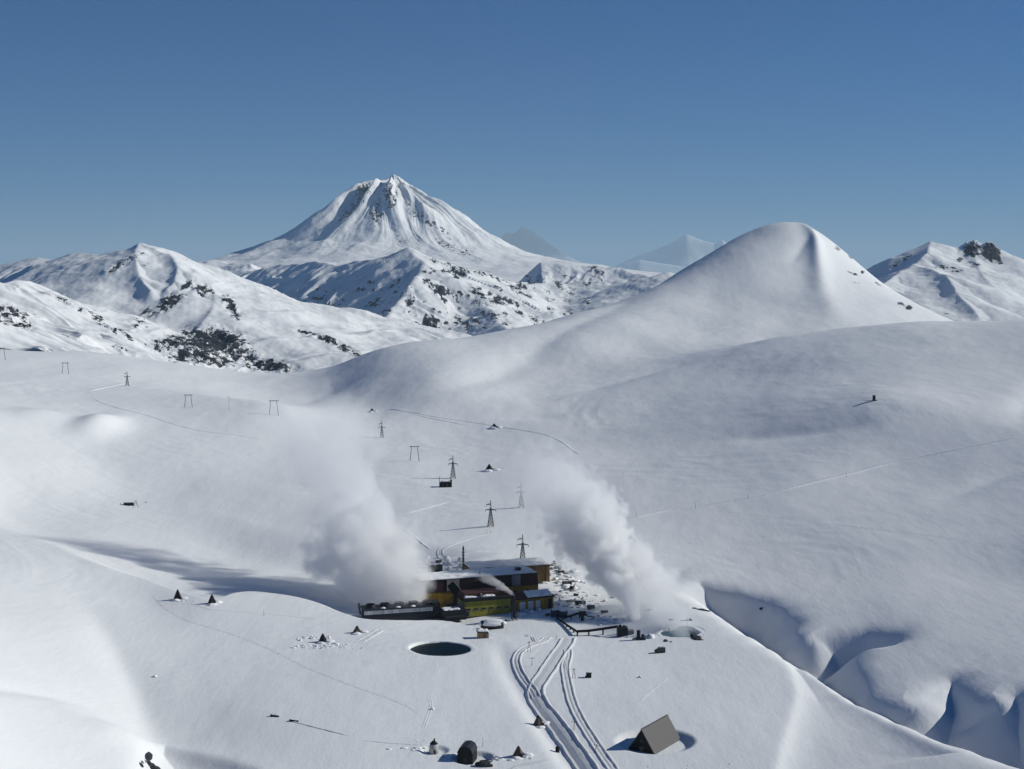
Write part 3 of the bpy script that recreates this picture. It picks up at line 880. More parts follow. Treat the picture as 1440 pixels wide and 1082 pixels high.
track('side_road', [(700,748),(684,751),(660,757),(635,766),(621,773),(619,780),(628,790),(638,800)], LANE, seed=14)
track('ski_track', [(556,727),(580,720),(610,712),(640,703)], [(-2.4, 0), (-1.6, .6), (-.8, .05), (.8, .05), (1.6, .5), (2.4, 0)], seed=15, step=4)
track('ski_track', [(498,907),(515,898),(530,889),(541,882)], LANE, seed=16)
track('ski_track', [(212,832),(230,853),(262,872),(300,884),(340,897),(390,918),(440,943),(500,966),(570,992),(600,1012)], PATH, seed=17, step=3)
track('ski_track', [(253,845),(280,853),(300,858),(340,861),(400,866),(470,873)], PATH, seed=18, step=3)
track('ski_track', [(700,1090),(730,1078),(760,1072),(790,1070)], RUTS, seed=19)
track('ski_track', [(592,1034),(600,1012),(606,990),(598,972)], PATH, seed=20, step=3)
track('ski_track', [(585,1090),(578,1075),(566,1066)], PATH, seed=22, step=3)
track('snow_cut', [(480,1036),(520,1042),(560,1046),(600,1048),(640,1047)], [(a * .5, b * .6) for a, b in BANK], seed=21, step=3)
track('ski_track', [(886,1000),(920,968),(950,945)], PATH, seed=23, step=4)
track('snow_cut', [(858,716),(875,719),(893,723)], BANK, seed=24, step=3)

# ------------------------------------------------------------------ the cold round pond and the steaming hot pool
def pool(name, c, r, drop, water, wob, seed, rim_mat='snow', inner=None):
    n = 120; th = np.linspace(0, 2 * math.pi, n + 1)
    rr = 1 + wob * perlin(np.cos(th) * 1.4 + seed, np.sin(th) * 1.4, seed) + wob * .3 * perlin(np.cos(th) * 6 + seed, np.sin(th) * 6, seed)
    rows = []
    for k, (f, dz) in enumerate(((.985, -drop - 1.0), (1.0, -.10), (1.012, 0), (1.10, .10), (1.22, .06), (1.36, -.35))):
        x = c[0] + np.cos(th) * r * f * (rr if k < 4 else rr * .5 + .5); y = c[1] + np.sin(th) * r * f * (rr if k < 4 else rr * .5 + .5)
        z = H(x, y, holes=False) + dz
        if k == 0: z = np.full(n + 1, c[2] - drop - .6)
        rows.append(np.stack((x, y, z), -1))
    mesh_from_grid('snow_rim', np.array(rows), M[rim_mat])
    b = MB(); vs = [b.bm.verts.new((r * 1.1 * math.cos(a), r * 1.1 * math.sin(a), 0)) for a in th[:-1]]; b.bm.faces.new(vs)
    o = b.build(name, water, loc=(c[0], c[1], c[2] - drop)); o['kind'] = 'structure'
def water_mat(name, col, rough):
    m, nt, b = nodes_of(name)
    b.inputs['Base Color'].default_value = (*col, 1); b.inputs['Roughness'].default_value = rough
    b.inputs['IOR'].default_value = 1.06
    bump_chain(nt, b, [(.5, .5, .5, 3, .03)]); return m
pool('pond_water', POND, 21.4, 1.5, water_mat('dark_pond_water', (.002, .008, .012), .25), .03, 3)
pool('hot_pool_water', HOTPOOL, 14.6, 2.2, water_mat('milky_hot_water', (.11, .20, .24), .4), .16, 9)

# ------------------------------------------------------------------ the power station
def facade(p0, p1, z):
    """left and right ends of an eave seen at two places at height z -> left point, width, yaw"""
    a, b = PZ(*p0, z), PZ(*p1, z); d = b - a
    return Vector(a), math.hypot(d[0], d[1]), math.atan2(d[1], d[0])

def snow_slab(w, d, t, seed, slope=0.0, ragged=.6, nx=48, ny=20, x0=0, y0=0):
    """bumpy snow lying on a roof, as a closed slab"""
    bm = bmesh.new()
    xs, ys = np.linspace(0, w, nx), np.linspace(0, d, ny)
    X, Y = np.meshgrid(xs, ys)
    e = np.minimum(np.minimum(X, w - X), np.minimum(Y, d - Y))
    Xj = X + ragged * perlin(X / 3 + seed, Y / 3, seed) * (e > 0); Yj = Y + ragged * perlin(X / 2.2, Y / 3 + seed, seed + 1)
    Z = t * (.55 + .45 * sstep(0, 1.5, e)) * (1 + .5 * fbm(X / 7 + seed, Y / 5, 3, seed)) + slope * Y
    top = [[bm.verts.new((x0 + Xj[j, i], y0 + Yj[j, i], Z[j, i])) for i in range(nx)] for j in range(ny)]
    bot = [[bm.verts.new((x0 + Xj[j, i], y0 + Yj[j, i], slope * Y[j, i] + .02)) for i in range(nx)] for j in range(ny)]
    for j in range(ny - 1):
        for i in range(nx - 1):
            bm.faces.new((top[j][i], top[j][i+1], top[j+1][i+1], top[j+1][i]))
            bm.faces.new((bot[j+1][i], bot[j+1][i+1], bot[j][i+1], bot[j][i]))
    for i in range(nx - 1):
        bm.faces.new((bot[0][i], bot[0][i+1], top[0][i+1], top[0][i])); bm.faces.new((top[-1][i], top[-1][i+1], bot[-1][i+1], bot[-1][i]))
    for j in range(ny - 1):
        bm.faces.new((top[j][0], top[j+1][0], bot[j+1][0], bot[j][0])); bm.faces.new((bot[j][-1], bot[j+1][-1], top[j+1][-1], top[j][-1]))
    m = MB(); m.bm.free(); m.bm = bm; return m

FLOOR = -257.5
# turbine hall: dark upper wall over a yellow strip, snow on the roof
a, w, yaw = facade((590, 818.6), (757, 806), -235.0)
hall = thing('turbine_hall', 'long turbine hall with dark maroon upper wall, yellow lower strip and snowy roof', 'building', (a.x, a.y, FLOOR), yaw)
h = -235.0 - FLOOR
MB().box((w/2, 14, (h-9.5)/2), (w, 28, h-9.5)).build('lower_wall', M['yellow'], hall)
MB().poly([(-.15, h-9.5), (w+.15, h-9.5), (w-1.2, h), (-.15, h)], -.3, 28.2).build('upper_wall', M['maroon'], hall)
MB().box((w/2-.6, 14, h+.25), (w, 29.4, .5)).build('roof', M['dark'], hall)
snow_slab(w-1.5, 28.6, 1.1, 3, .0, .35, 80, 24, 0, -.4).build('roof_snow', M['roof_snow'], hall, True).location.z = h + .5
for x0, ww, zt in ((38/170*w, 10.5, 0), (131/170*w, 7.5, 0)):
    MB().box((x0 + ww/2, -.5, h - 4.6), (ww, .5, 9.0)).build('grey_wall_panel', M['grey_panel'], hall)
MB().box((w*.86, 10, h+2.0), (4, 4, 2.6)).box((w*.86, 10, h+3.5), (4.8, 4.8, .5)).build('roof_vent', M['dark'], hall)
MB().box((w*.52, 6, h+1.9), (1.2, 1.2, 2.2)).tube((w*.52, 6, h+2.9), (w*.52, 6, h+5.5), .18).build('roof_vent', M['steel'], hall)
for k in range(9):
    MB().tube((w*(.06+.11*k), .4, h+.4), (w*(.06+.11*k), .4, h+1.9), .09).build('railing_post', M['steel'], hall)
for k in range(3):
    MB().box((w*(.70+.10*k), -.12, h-14.0), (3.0, .2, 1.6)).build('window', M['glass'], hall)

# hall in the rear
a, w, yaw = facade((662, 801.5), (773, 795), -241.0)
rear = thing('rear_hall', 'low ochre hall with snowy roof behind the turbine hall, pylon rising behind it', 'building', (a.x, a.y, FLOOR + 1), yaw)
h = -241.0 - FLOOR - 1
MB().box((w/2, 11, h/2), (w, 22, h)).build('wall', M['ochre'], rear)
MB().box((w/2, 11, h+.2), (w+1, 23.4, .4)).build('roof', M['dark'], rear)
snow_slab(w+.6, 22.8, 1.4, 8, .06, .35, 70, 20, -.3, -.2).build('roof_snow', M['roof_snow'], rear, True).location.z = h + .4
for k in range(7):
    MB().box((w*(.08+.145*k), -.2, h*.5), (.5, .4, h*.98)).build('pilaster', M['dark'], rear)
for k in range(4):
    MB().box((w*(.2+.145*k), -.12, h-2.2), (4.2, .2, 2.0)).build('window', M['glass'], rear)
MB().box((w*.35, -.1, h-1.0), (w*.7, .25, 1.6)).build('eave_band', M['dark'], rear)

# front block with the row of windows
a, w, yaw = facade((652, 843.5), (721, 838.2), -243.5)
front = thing('front_block', 'yellow green block with one row of small windows and black eave, nearest the pond', 'building', (a.x, a.y, FLOOR), yaw)
h = -243.5 - FLOOR
MB().box((w/2, 9, (h-1.6)/2), (w-1.0, 18, h-1.6)).build('wall', M['green_yellow'], front)
MB().box((w/2, 8.6, h-.6), (w+.6, 19.6, 2.4)).build('black_eave', M['black'], front)
MB().poly([(0, 0), (w, 0), (w-2, 3.2), (2, 3.2)], 3.0, 18.0).build('roof', M['rust'], front).location.z = h + .6
snow_slab(w*.30, 8, 1.5, 12, 0, .7, 24, 14, w*.03, .4).build('roof_snow', M['roof_snow'], front, True).location.z = h + .62
snow_slab(w*.24, 7, 1.3, 15, 0, .7, 24, 14, w*.40, .3).build('roof_snow', M['roof_snow'], front, True).location.z = h + .62
MB().box((w*.37, 3, h+1.9), (1.6, 6, 2.6)).build('parapet', M['grey_panel'], front)
for k in range(6):
    win = MB().box((w*(.10+.155*k), -.05, h-8.3), (3.6, .25, 1.5)).build('window', M['glass'], front)
    MB().box((w*(.10+.155*k), -.10, h-9.2), (3.9, .3, .25)).build('sill', M['grey_panel'], win)
MB().box((w*.07, -.05, h-11.4), (3.4, .3, 4.0)).build('door', M['dark'], front)

# annex on the right
a, w, yaw = facade((722, 842.5), (779, 837), -246.0)
annex = thing('annex', 'low annex with white doors, black eave and thick roof snow at right end of plant', 'building', (a.x, a.y, FLOOR), yaw)
h = -246.0 - FLOOR
MB().box((w/2, 9, (h-1)/2), (w-1, 18, h-1)).build('wall', M['yellow'], annex)
MB().box((w/2, 9, h-.7), (w+1.6, 19.6, 1.0)).build('eave', M['black'], annex)
MB().box((w/2, 9, h+1.5), (w+1.2, 19.2, 3.4), 0, .80, .14).build('roof', M['rust'], annex)
snow_slab(w*.62, 8.2, 1.0, 21, .40, .7, 40, 18, w*.34, -.3).build('roof_snow', M['roof_snow'], annex, True).location.z = h - .1
for k, (x, ww) in enumerate(((.22, 5.0), (.42, 5.0), (.60, 4.0), (.90, 3.0))):
    dr = MB().box((w*x, -.05, (h-2.6)/2), (ww, .3, h-2.6)).build('door', M['white_paint'] if k < 3 else M['dark'], annex)
    MB().box((w*x, -.15, h-2.7), (ww+.6, .3, .4)).build('lintel', M['dark'], dr)

# fan cooling tower on the left, its top lost in steam
a, w, yaw = facade((512, 858), (618, 851), -247.0)
tower = thing('cooling_tower', 'long dark fan cooling tower with pale panel band under the left steam cloud', 'cooling tower', (a.x, a.y, FLOOR), yaw)
h = -247.0 - FLOOR
MB().box((w/2, 8, (h-1)/2), (w-1.5, 15, h-1)).build('casing', M['dark'], tower)
for k in range(8):
    MB().box((w*(k+.5)/8, .25, h-2.6), (w/8-.25, .5, 3.0)).build('pale_wall_panel', M['pale_panel'], tower)
MB().box((w/2, 8, h-.6), (w+.4, 17, 1.0)).build('deck', M['dark'], tower)
for k in range(5):
    st = MB().tube((w*(.11+.19*k), 8, h-.1), (w*(.11+.19*k), 8, h+2.4), 4.3, 3.6, 24, False).tube((w*(.11+.19*k), 8, h-.1), (w*(.11+.19*k), 8, h+2.4), 4.0, 3.4, 24, False).build('fan_stack', M['dark'], tower, True)
    MB().box((w*(.11+.19*k), 8, h+1.0), (6.4, .5, .15)).box((w*(.11+.19*k), 8, h+1.0), (.5, 6.4, .15)).tube((w*(.11+.19*k), 8, h-.1), (w*(.11+.19*k), 8, h+1.3), .3).build('fan', M['steel'], st)
for k in range(3):
    MB().lump((w*(.25+.2*k), 1.2, h), (2.0, 1.2, 1.1), k+4).build('roof_snow', M['roof_snow'], tower, True)
MB().box((w*.96, 6, h*.5+1), (6, 12, h+2)).build('stair_block', M['black'], tower)
MB().tube((-2.2, 4, h*.6), (-3.4, 4, h+4.5), .7, .9, 10).build('end_pipe', M['dark'], tower)

# inclined gallery between hall and cooling water block
p0 = PZ(634, 823, -238.5); p1 = PZ(656, 849, -251.0)
gal = thing('inclined_gallery', 'black inclined pipe gallery sloping from turbine hall past front block', 'gallery', (p1[0], p1[1], FLOOR), 0)
d0 = Vector(p0) - Vector((p1[0], p1[1], FLOOR)); d1 = Vector(p1) - Vector((p1[0], p1[1], FLOOR))
MB().tube(d0, d1, 4.2, 4.6, 4).build('gallery_casing', M['black'], gal)
MB().tube(d0 + Vector((2.6, -1, 2.2)), d1 + Vector((2.6, -1, 2.2)), .8, .8, 10).build('top_pipe', M['steel'], gal)
for t in (.25, .75):
    q = d0.lerp(d1, t); MB().box((q.x, q.y, q.z/2), (1.2, 1.2, q.z)).build('support', M['black'], gal)
pb = PZ(637, 862, -252.0)
blk = thing('pump_block', 'black pump block with snow on top between cooling tower and front block', 'pump house', (pb[0], pb[1]+2, FLOOR), R(19))
MB().box((0, 0, 4.0), (19, 9, 8.0)).build('casing', M['black'], blk)
MB().tube((-8, -5.0, 3.0), (8, -5.0, 3.0), .9, .9, 10).build('pipe', M['dark'], blk)
snow_slab(13, 8, 1.2, 33, 0, .6, 24, 12, -8.5, -4.2).build('roof_snow', M['roof_snow'], blk, True).location.z = 8.0
MB().box((6, 0, 10.0), (5, 6, 4)).build('upper_box', M['dark'], blk)

# steel vent stack
ps = PZ(723, 868, FLOOR + 2.5)
stk = thing('vent_stack', 'dark steel vent stack puffing small grey plume beside front block', 'vent stack', (ps[0], ps[1], FLOOR), R(20))
for x in (-1.7, 1.7):
    for y in (-1.7, 1.7):
        MB().tube((x, y, 0), (x*.8, y*.8, 17), .28).build('leg', M['black'], stk)
m = MB()
for k in range(5):
    z0, z1 = 3.4*k, 3.4*(k+1)
    for x in (-1.7, 1.7): m.tube((x, -1.7, z0), (x, 1.7, z1), .14).tube((-x, -1.7 if x > 0 else 1.7, z0), (x, -1.7 if x > 0 else 1.7, z1), .14)
m.build('bracing', M['black'], stk)
MB().tube((0, 0, 2), (0, 0, 19), 1.2, .9, 12).build('flue', M['black'], stk)
MB().box((0, 0, 11), (4.4, 4.4, 7)).build('silencer_box', M['black'], stk)

# thin striped chimney behind the hall
pc = PZ(651.5, 802, -247.0)
chm = thing('lattice_chimney', 'thin grey lattice chimney rising behind turbine hall roof', 'chimney', (pc[0], pc[1], FLOOR+3), 0)
MB().tube((0, 0, 0), (0, 0, 26), .95, .75, 10).build('shaft', M['steel'], chm)
m = MB()
for k in range(9): MB().tube((0, 0, 2.6*k+2), (0, 0, 2.6*k+2.5), 1.25, 1.25, 10).build('hoop', M['rust'], chm)
MB().tube((0, 0, 26), (0, 0, 28.4), .95, .6, 10).tube((0, 0, 28), (0, 0, 30), .12).build('cap', M['dark'], chm)

# small snowed-in hut with railings behind the hall
p, sc_ = at(612, 805)
sb = thing('equipment_hut', 'small grey equipment hut with snow on roof left of the lattice chimney', 'hut', p, R(12))
MB().box((0, 0, 3.4), (12, 8, 6.8)).build('wall', M['olive'], sb)
MB().box((0, 0, 7.0), (13.5, 9.5, .5)).build('roof', M['black'], sb)
snow_slab(12, 8.6, 1.5, 40, 0, .6, 24, 12, -6, -4.3).build('roof_snow', M['roof_snow'], sb, True).location.z = 7.25
MB().box((0, -4.05, 1.4), (7, .3, 2.4)).build('door', M['black'], sb)
MB().box((3, 1, 9.4), (5, 3, 2.2)).build('roof_unit', M['steel'], sb)

# snow heaps shovelled up around the plant: uncountable lumps, one mesh
def heap(px, py, r, h, n, seed, spread, mat='heap'):
    rng = random.Random(seed); p, _ = at(px, py); b = MB()
    for k in range(n):
        x, y = rng.gauss(0, spread[0]), rng.gauss(0, spread[1]); q = rng.uniform(.3, .95)
        w = rng.choice((1, 1, 2.2)); hh = h * q * (1 if w == 1 else .8)
        b.lump((x, y, gz(p.x + x, p.y + y) - p.z - .2), (r*q*w, r*q*w*rng.uniform(.6, 1), hh), seed + k, .45, .4, 2)
    o = b.build('snow_debris', M[mat], None, True, p); o['kind'] = 'stuff'
for a_ in ((602,792,3,3,14,1,(7,10)), (640,796,3.5,5,12,2,(5,8)), (625,806,2.4,2,14,3,(12,3)), (672,885,2.5,2,6,4,(3,2)), (748,862,3,3,14,5,(8,4)), (770,862,2.6,2.2,10,6,(6,4)),
           (792,812,3,3,20,7,(8,16)), (806,826,2.4,2.6,18,8,(7,12)), (795,842,2,1.3,24,9,(12,14)), (822,850,2.2,1.6,26,10,(14,10)), (845,870,2,1.5,20,11,(12,8)), (840,842,2.2,1.6,20,12,(12,14)),
           (884,897,1.6,1.2,14,13,(5,1.5)), (910,897,3,3,6,14,(3,2)), (868,873,2.4,1.8,14,15,(8,8)), (436,897,1.5,1.5,34,16,(7,3.0)), (448,910,1.3,1.3,36,17,(8,2.6)), (475,908,1.1,1.0,14,18,(5,3)),
           (590,1044,.7,.6,12,19,(3,4)), (733,1066,1.1,1.0,20,20,(4,2)), (692,1070,1.0,1.1,14,21,(3,3)), (254,846,1.0,.8,10,23,(5,2)), (297,852,1.0,.7,8,24,(4,2)), (186,713,1.2,.9,12,25,(7,3)), (500,910,.9,.7,10,26,(5,3)), (458,573,1.6,1.0,14,27,(10,4)),
           (575,1053,1.2,.8,10,28,(5,2)), (940,918,.8,.5,8,29,(8,3)), (980,1078,.7,.5,14,30,(8,2)), (778,850,2,1.5,10,31,(4,6))):
    heap(*a_)

for a_ in ((781,799,2.4,2.2,16,51,(6,9)), (792,812,2.2,2.4,16,52,(5,10)), (800,832,1.8,1.6,14,53,(7,9)), (822,846,1.5,1.2,14,54,(9,7)), (838,866,1.6,1.2,14,55,(10,6)), (700,874,1.4,1.0,8,56,(5,2))):
    heap(*a_, 'dirty')
# mound of a snowed-over tank in front of the block, and bank
p, sc_ = at(692, 884)
tk = thing('buried_tank', 'rounded tank under thick blue shaded snow below the front block', 'tank', (p.x, p.y, p.z), R(8))
MB().tube((-8.5, 0, 2.6), (8.5, 0, 2.6), 3.6, 3.6, 20).build('shell', M['dark'], tk, True)
MB().lump((0, 0, 3.2), (10.5, 4.4, 4.2), 5, .12, .3, 4).build('snow_cover', M['roof_snow'], tk, True)

# ------------------------------------------------------------------ yard: tanks, machines, pipe bridge
p, sc_ = at(781, 867)
tank0 = thing('storage_tank', 'left of two dark blue tanks with snow caps beside annex', 'tank', p, 0, 'blue tanks by the annex')
MB().tube((0, 0, -.5), (0, 0, 5.6), 3.7, 3.7, 24).build('shell', M['blue'], tank0, True)
MB().lump((0, 0, 5.5), (3.5, 3.5, 1.1), 3, .15, .1).build('snow_cap', M['roof_snow'], tank0, True)
m = MB()
for z in (1.5, 3.2, 4.9): m.tube((0, 0, z), (0, 0, z+.2), 3.8, 3.8, 24)
m.build('hoop', M['dark'], tank0)
p, _ = at(792, 868)
dup(tank0, p, R(40), 'right of two dark blue tanks with snow caps beside annex', .92)

def truck(px, py, rz, label, body, L=8.5):
    p, s_ = at(px, py)
    t = thing('yard_truck', label, 'truck', p, R(rz), 'trucks and machines in the plant yard')
    MB().box((0, 0, 1.0), (L, 1.4, .35)).build('chassis', M['dark'], t)
    cab = MB().box((L/2-1.1, 0, 2.2), (2.1, 2.4, 2.1), 0, .9).build('cab', body, t)
    MB().box((L/2-.12, 0, 2.6), (.1, 2.0, .8)).build('windscreen', M['glass'], cab)
    MB().box((-1.2, 0, 2.45), (L-2.9, 2.5, 2.4), 0, .97).build('cargo_box', M['dark'] if body is not M['dark'] else M['olive'], t)
    MB().lump((-1.2, 0, 3.6), (L*.34, 1.2, .5), 3, .2, .1).build('snow_cover', M['roof_snow'], t, True)
    for x in (-L/2+1.2, -L/2+2.6, L/2-1.3):
        for y in (-1.05, 1.05):
            wh = MB().tube((x, y-.2, .6), (x, y+.2, .6), .62, .62, 14).build('wheel', M['tyre'], t, True)
            MB().tube((x, y-.24, .6), (x, y+.24, .6), .28, .28, 8).build('rim', M['steel'], wh)
    return t
truck(797, 823, 12, 'dark truck farthest back in the yard, below the piled snow ridge', M['dark'])
truck(805, 829, 70, 'grey truck turned end on right beside the farthest dark truck', M['steel'], 7)
truck(816, 851, 5, 'dark blue truck with snowy box in the middle of the yard', M['blue'], 9)
truck(831, 857, 25, 'small olive truck at the right edge of the yard', M['olive'], 6.5)
p, _ = at(803, 846)
slab = thing('shadow_slab', 'flat grey slab standing in for a shadow between the annex and the yard trucks', 'slab', p, R(12))
MB().box((0, 0, .2), (7, 7, .9)).build('slab_body', M['grey_panel'], slab)  # grey sheet put in for a shadow on the yard snow
MB().tube((-3, -3, .6), (-3, -3, 1.5), .12).tube((3, -3, .6), (3, -3, 1.5), .12).build('corner_stub', M['steel'], slab)

def pipe_bridge(label, px, top, every, cat='pipe bridge'):
    pts_ = [ground(x, y) for x, y in px]
    o = pts_[0]; t = thing('pipe_bridge', label, cat, o)
    v = [Vector((q[0]-o[0], q[1]-o[1], q[2]-o[2] + hh)) for q, hh in zip(pts_, top)]
    m = MB()
    for a_, b_ in zip(v[:-1], v[1:]): m.tube(a_, b_, .55, .55, 8).tube(a_ + Vector((0, 1.3, .2)), b_ + Vector((0, 1.3, .2)), .45, .45, 8)
    m.build('pipe', M['black'], t)
    m = MB()
    for a_, b_ in zip(v[:-1], v[1:]): m.tube(a_ + Vector((0, .6, -.8)), b_ + Vector((0, .6, -.8)), .4, .4, 4)
    m.build('beam', M['black'], t)
    for a_, b_ in zip(v[:-1], v[1:]):
        n = max(1, int((b_ - a_).length / every))
        for k in range(n + 1):
            q = a_.lerp(b_, k / n); g = gz(o[0] + q.x, o[1] + q.y) - o[2]
            if q.z - g > 1.2: MB().box((q.x, q.y + .6, (q.z + g)/2 - .8), (1.0, 1.6, q.z - g)).build('post', M['black'], t)
    return t
pipe_bridge('long black pipe bridge on posts running from road end to dark block', [(812,894),(828,894),(848,893),(869,892)], [3.2, 3.6, 4.6, 5.8], 6.2)
pipe_bridge('black pipe line dropping along the snow bank right of the annex', [(783,871),(797,882),(812,894)], [1.2, 1.6, 2.8], 7)
pipe_bridge('short black pipe bridge near blue tanks reaching small dark tower', [(791,873),(803,871),(815,869)], [2.0, 2.8, 3.8], 6)
p, _ = at(819, 873)
tw = thing('valve_tower', 'small dark valve tower at end of the short pipe bridge', 'valve tower', p, R(6))
MB().box((0, 0, 5.6), (5, 4, 3)).build('housing', M['black'], tw)
MB().box((0, 0, 2.0), (2.2, 2.2, 4.4)).build('column', M['black'], tw)
MB().tube((2.6, 0, 5), (4.4, 0, 3.2), .5).tube((4.4, 0, 3.3), (10, 0, 2.6), .35).build('outlet_pipe', M['black'], tw)
p, _ = at(875, 894)
vb = thing('separator_block', 'dark boxy separator block at the right end of long pipe bridge', 'separator', p, R(4))
MB().box((0, 0, 3.0), (7.5, 6, 7.0)).build('housing', M['dark'], vb)
MB().tube((-1.6, 0, 6.4), (-1.6, 0, 8.0), 1.1, 1.1, 12).tube((1.4, 0, 6.4), (1.4, 0, 7.6), .8, .8, 12).build('relief_pipe', M['black'], vb)
MB().box((6, 0, 1.9), (4.6, 5, 4.6)).build('side_box', M['grey_panel'], vb)
p, _ = at(898, 900)
sl = thing('steam_silencer', 'black twin steam silencer blowing tall white plume', 'silencer', p, 0)
MB().tube((0, 0, -1), (0, 0, 6.8), 1.5, 1.3, 16).build('blowing_drum', M['black'], sl, True)
MB().tube((3.2, .5, -1), (3.2, .5, 3.6), 1.5, 1.4, 16).build('idle_drum', M['dark'], sl, True)
MB().box((1.5, .2, .6), (7, 3.4, 1.4)).build('base', M['dark'], sl)
MB().tube((-4.5, 0, .4), (0, 0, 2.0), .5, .5, 8).build('inlet_pipe', M['black'], sl)

# rocks around the hot pool
def rocks(px, py, label, items, cat='rock'):
    p, _ = at(px, py); b = MB()
    for k, (x, y, z, r) in enumerate(items): b.lump((x, y, z), r, k + int(px), .35, .8, 2)
    return tag(b.build('rock_outcrop', M['rock'], None, False, p), label, cat)
rocks(979, 898, 'dark rock bank at right edge of the steaming hot pool', [(0, 0, -1, (3.4, 7, 2.6)), (-1, 6, -.6, (3, 4, 2.4)), (2.4, -4, -1, (4, 3, 1.6))])
rocks(936, 901, 'dark rock lip at left edge of the steaming hot pool', [(0, 0, -1.2, (2.4, 5, 2.0)), (3, -4, -1.2, (4, 2, 1.5))])
rocks(944, 872, 'small dark rock on far rim of the hot pool', [(0, 0, -.4, (2.2, 1.4, 1.2))])
rocks(965, 873, 'longer dark rock ledge on far right rim of the hot pool', [(0, 0, -.4, (4.5, 1.4, 1.2)), (3, 0, 0, (1.5, 1.4, 1.6))])
rocks(1070, 857, 'lone black boulder on the shaded gorge wall', [(0, 0, .2, (1.3, 1.3, 1.2))], 'boulder')
rocks(210, 1076, 'black rocks showing in the hollow at lower left corner', [(0, 0, -1, (3.0, 3, 2.4)), (3.2, -3, -1.5, (3, 2.4, 2)), (-2, 4, -1, (2.2, 3, 2)), (6, -6, -2, (2.6, 2.4, 2))])
rocks(986, 858, 'dark ledge of bare rock at the gorge head by the steam', [(0, 0, -.6, (6, 3, 1.6)), (-5, 2, -.4, (2.5, 2, 1.8))])

p, _ = at(642, 871)
t = thing('pipe_rack', 'tangle of black pipes on a steel rack left of front block', 'pipe rack', (p[0], p[1] + 4, FLOOR + .5), R(19))
for x in (-7, -2.3, 2.3, 7):
    for y in (-2, 2): MB().tube((x, y, 0), (x, y, 8.6), .3, .3, 4).build('post', M['black'], t)
for z, y in ((3.0, -1.5), (3.0, .6), (5.8, -1.2), (5.8, 1.4), (8.4, -.6)):
    MB().tube((-9, y, z), (9, y, z + .3), .5, .5, 8).build('pipe', M['dark'], t, True)
MB().tube((9, -1.2, 5.8), (11.5, -1.2, 1.0), .5, .5, 8).tube((-9, .6, 3.0), (-10.2, .6, 0), .5, .5, 8).build('bend_pipe', M['dark'], t, True)
MB().box((0, 0, 8.9), (15, 4.4, .35)).build('walkway', M['black'], t)
for x, y, rz, sz, lab in ((789, 806, 20, (5, 2.4, 2.4), 'dark container half lost in the dirty snow behind annex'), (810, 838, -10, (4, 2.2, 1.8), 'small dark container between the two middle yard trucks'),
                          (850, 862, 10, (5.5, 2.3, 2.0), 'dark container under the edge of the right steam'), (770, 866, 30, (3, 2.2, 2.0), 'small dark container touching the snow in front of annex')):
    p, _ = at(x, y)
    t = thing('storage_container', lab, 'container', p, R(rz), 'dark containers in the plant yard')
    MB().box((0, 0, sz[2]/2), sz).build('body', M['dark'], t)
    for q in (-.3, 0, .3): MB().box((sz[0]*q, -sz[1]/2-.03, sz[2]/2), (.12, .08, sz[2]*.9)).build('rib', M['steel'], t)
    MB().lump((0, 0, sz[2]), (sz[0]*.46, sz[1]*.46, .45), x, .25, .1).build('snow_cover', M['roof_snow'], t, True)
# ------------------------------------------------------------------ pylons and poles
def lattice_pylon():
    t = thing('lattice_pylon', '', 'pylon', (0, 0, 0), 0, 'lattice pylons across the snowfield')
    Hh, b0, b1 = 26.0, 2.9, .55
    def half(z): return b0 + (b1 - b0) * min(1, z / 18.0) if z < 18 else b1 - (b1 - .12) * (z - 18) / 8
    m = MB()
    for sx in (-1, 1):
        for sy in (-1, 1):
            m.tube((sx*b0, sy*b0, -1), (sx*b1, sy*b1, 18), .34, .26, 5).tube((sx*b1, sy*b1, 18), (sx*.12, sy*.12, Hh), .26, .16, 5)
    zs = [0, 4.4, 8.2, 11.4, 14.0, 16.2, 18.0]
    for z0, z1 in zip(zs[:-1], zs[1:]):
        h0, h1 = half(z0), half(z1)
        for s in (-1, 1):
            m.tube((-h0, s*h0, z0), (h1, s*h1, z1), .19, .19, 4).tube((h0, s*h0, z0), (-h1, s*h1, z1), .19, .19, 4)
            m.tube((s*h0, -h0, z0), (s*h1, h1, z1), .19, .19, 4).tube((s*h0, h0, z0), (s*h1, -h1, z1), .19, .19, 4)
            m.tube((-h1, s*h1, z1), (h1, s*h1, z1), .18, .18, 4)
    m.build('mast', M['pylon'], t)
    for z, x0, x1 in ((16.2, -5.2, 0), (16.2, 5.2, 0), (21.4, -4.4, 0)):
        arm = MB().tube((x0, 0, z), (0, .5, z+.2), .26, .30, 4).tube((x0, 0, z), (0, -.5, z+.2), .26, .30, 4).tube((x0, 0, z), (0, 0, z+1.5), .2, .2, 4).build('cross_arm', M['pylon'], t)
        MB().tube((x0, 0, z), (x0, 0, z-1.9), .2, .2, 6).build('insulator', M['dark'], arm)
    return t
pyl = [(735, 791.5, 41, 'lattice pylon standing right behind the plant'), (690, 740.5, 37.5, 'lattice pylon next up the valley, with long shadow on snow'),
       (637, 673, 33, 'lattice pylon above the snowed-in cabin with mast'), (537, 616, 24, 'lattice pylon half veiled by the left steam cloud'), (179, 543, 21, 'far lattice pylon at the bend of the track on the left slope'),
       (733, 714, 35, 'lattice pylon dimmed by the fringe of the right steam')]
proto = None
for x, y, hp, lab in pyl:
    p, s_ = at(x, y); s2 = hp * s_ / 26.0
    if proto is None:
        proto = lattice_pylon(); proto.location = p; proto['label'] = lab; proto.scale = (s2,) * 3
    else: dup(proto, p, R(random.Random(x).uniform(-12, 12)), lab, s2)

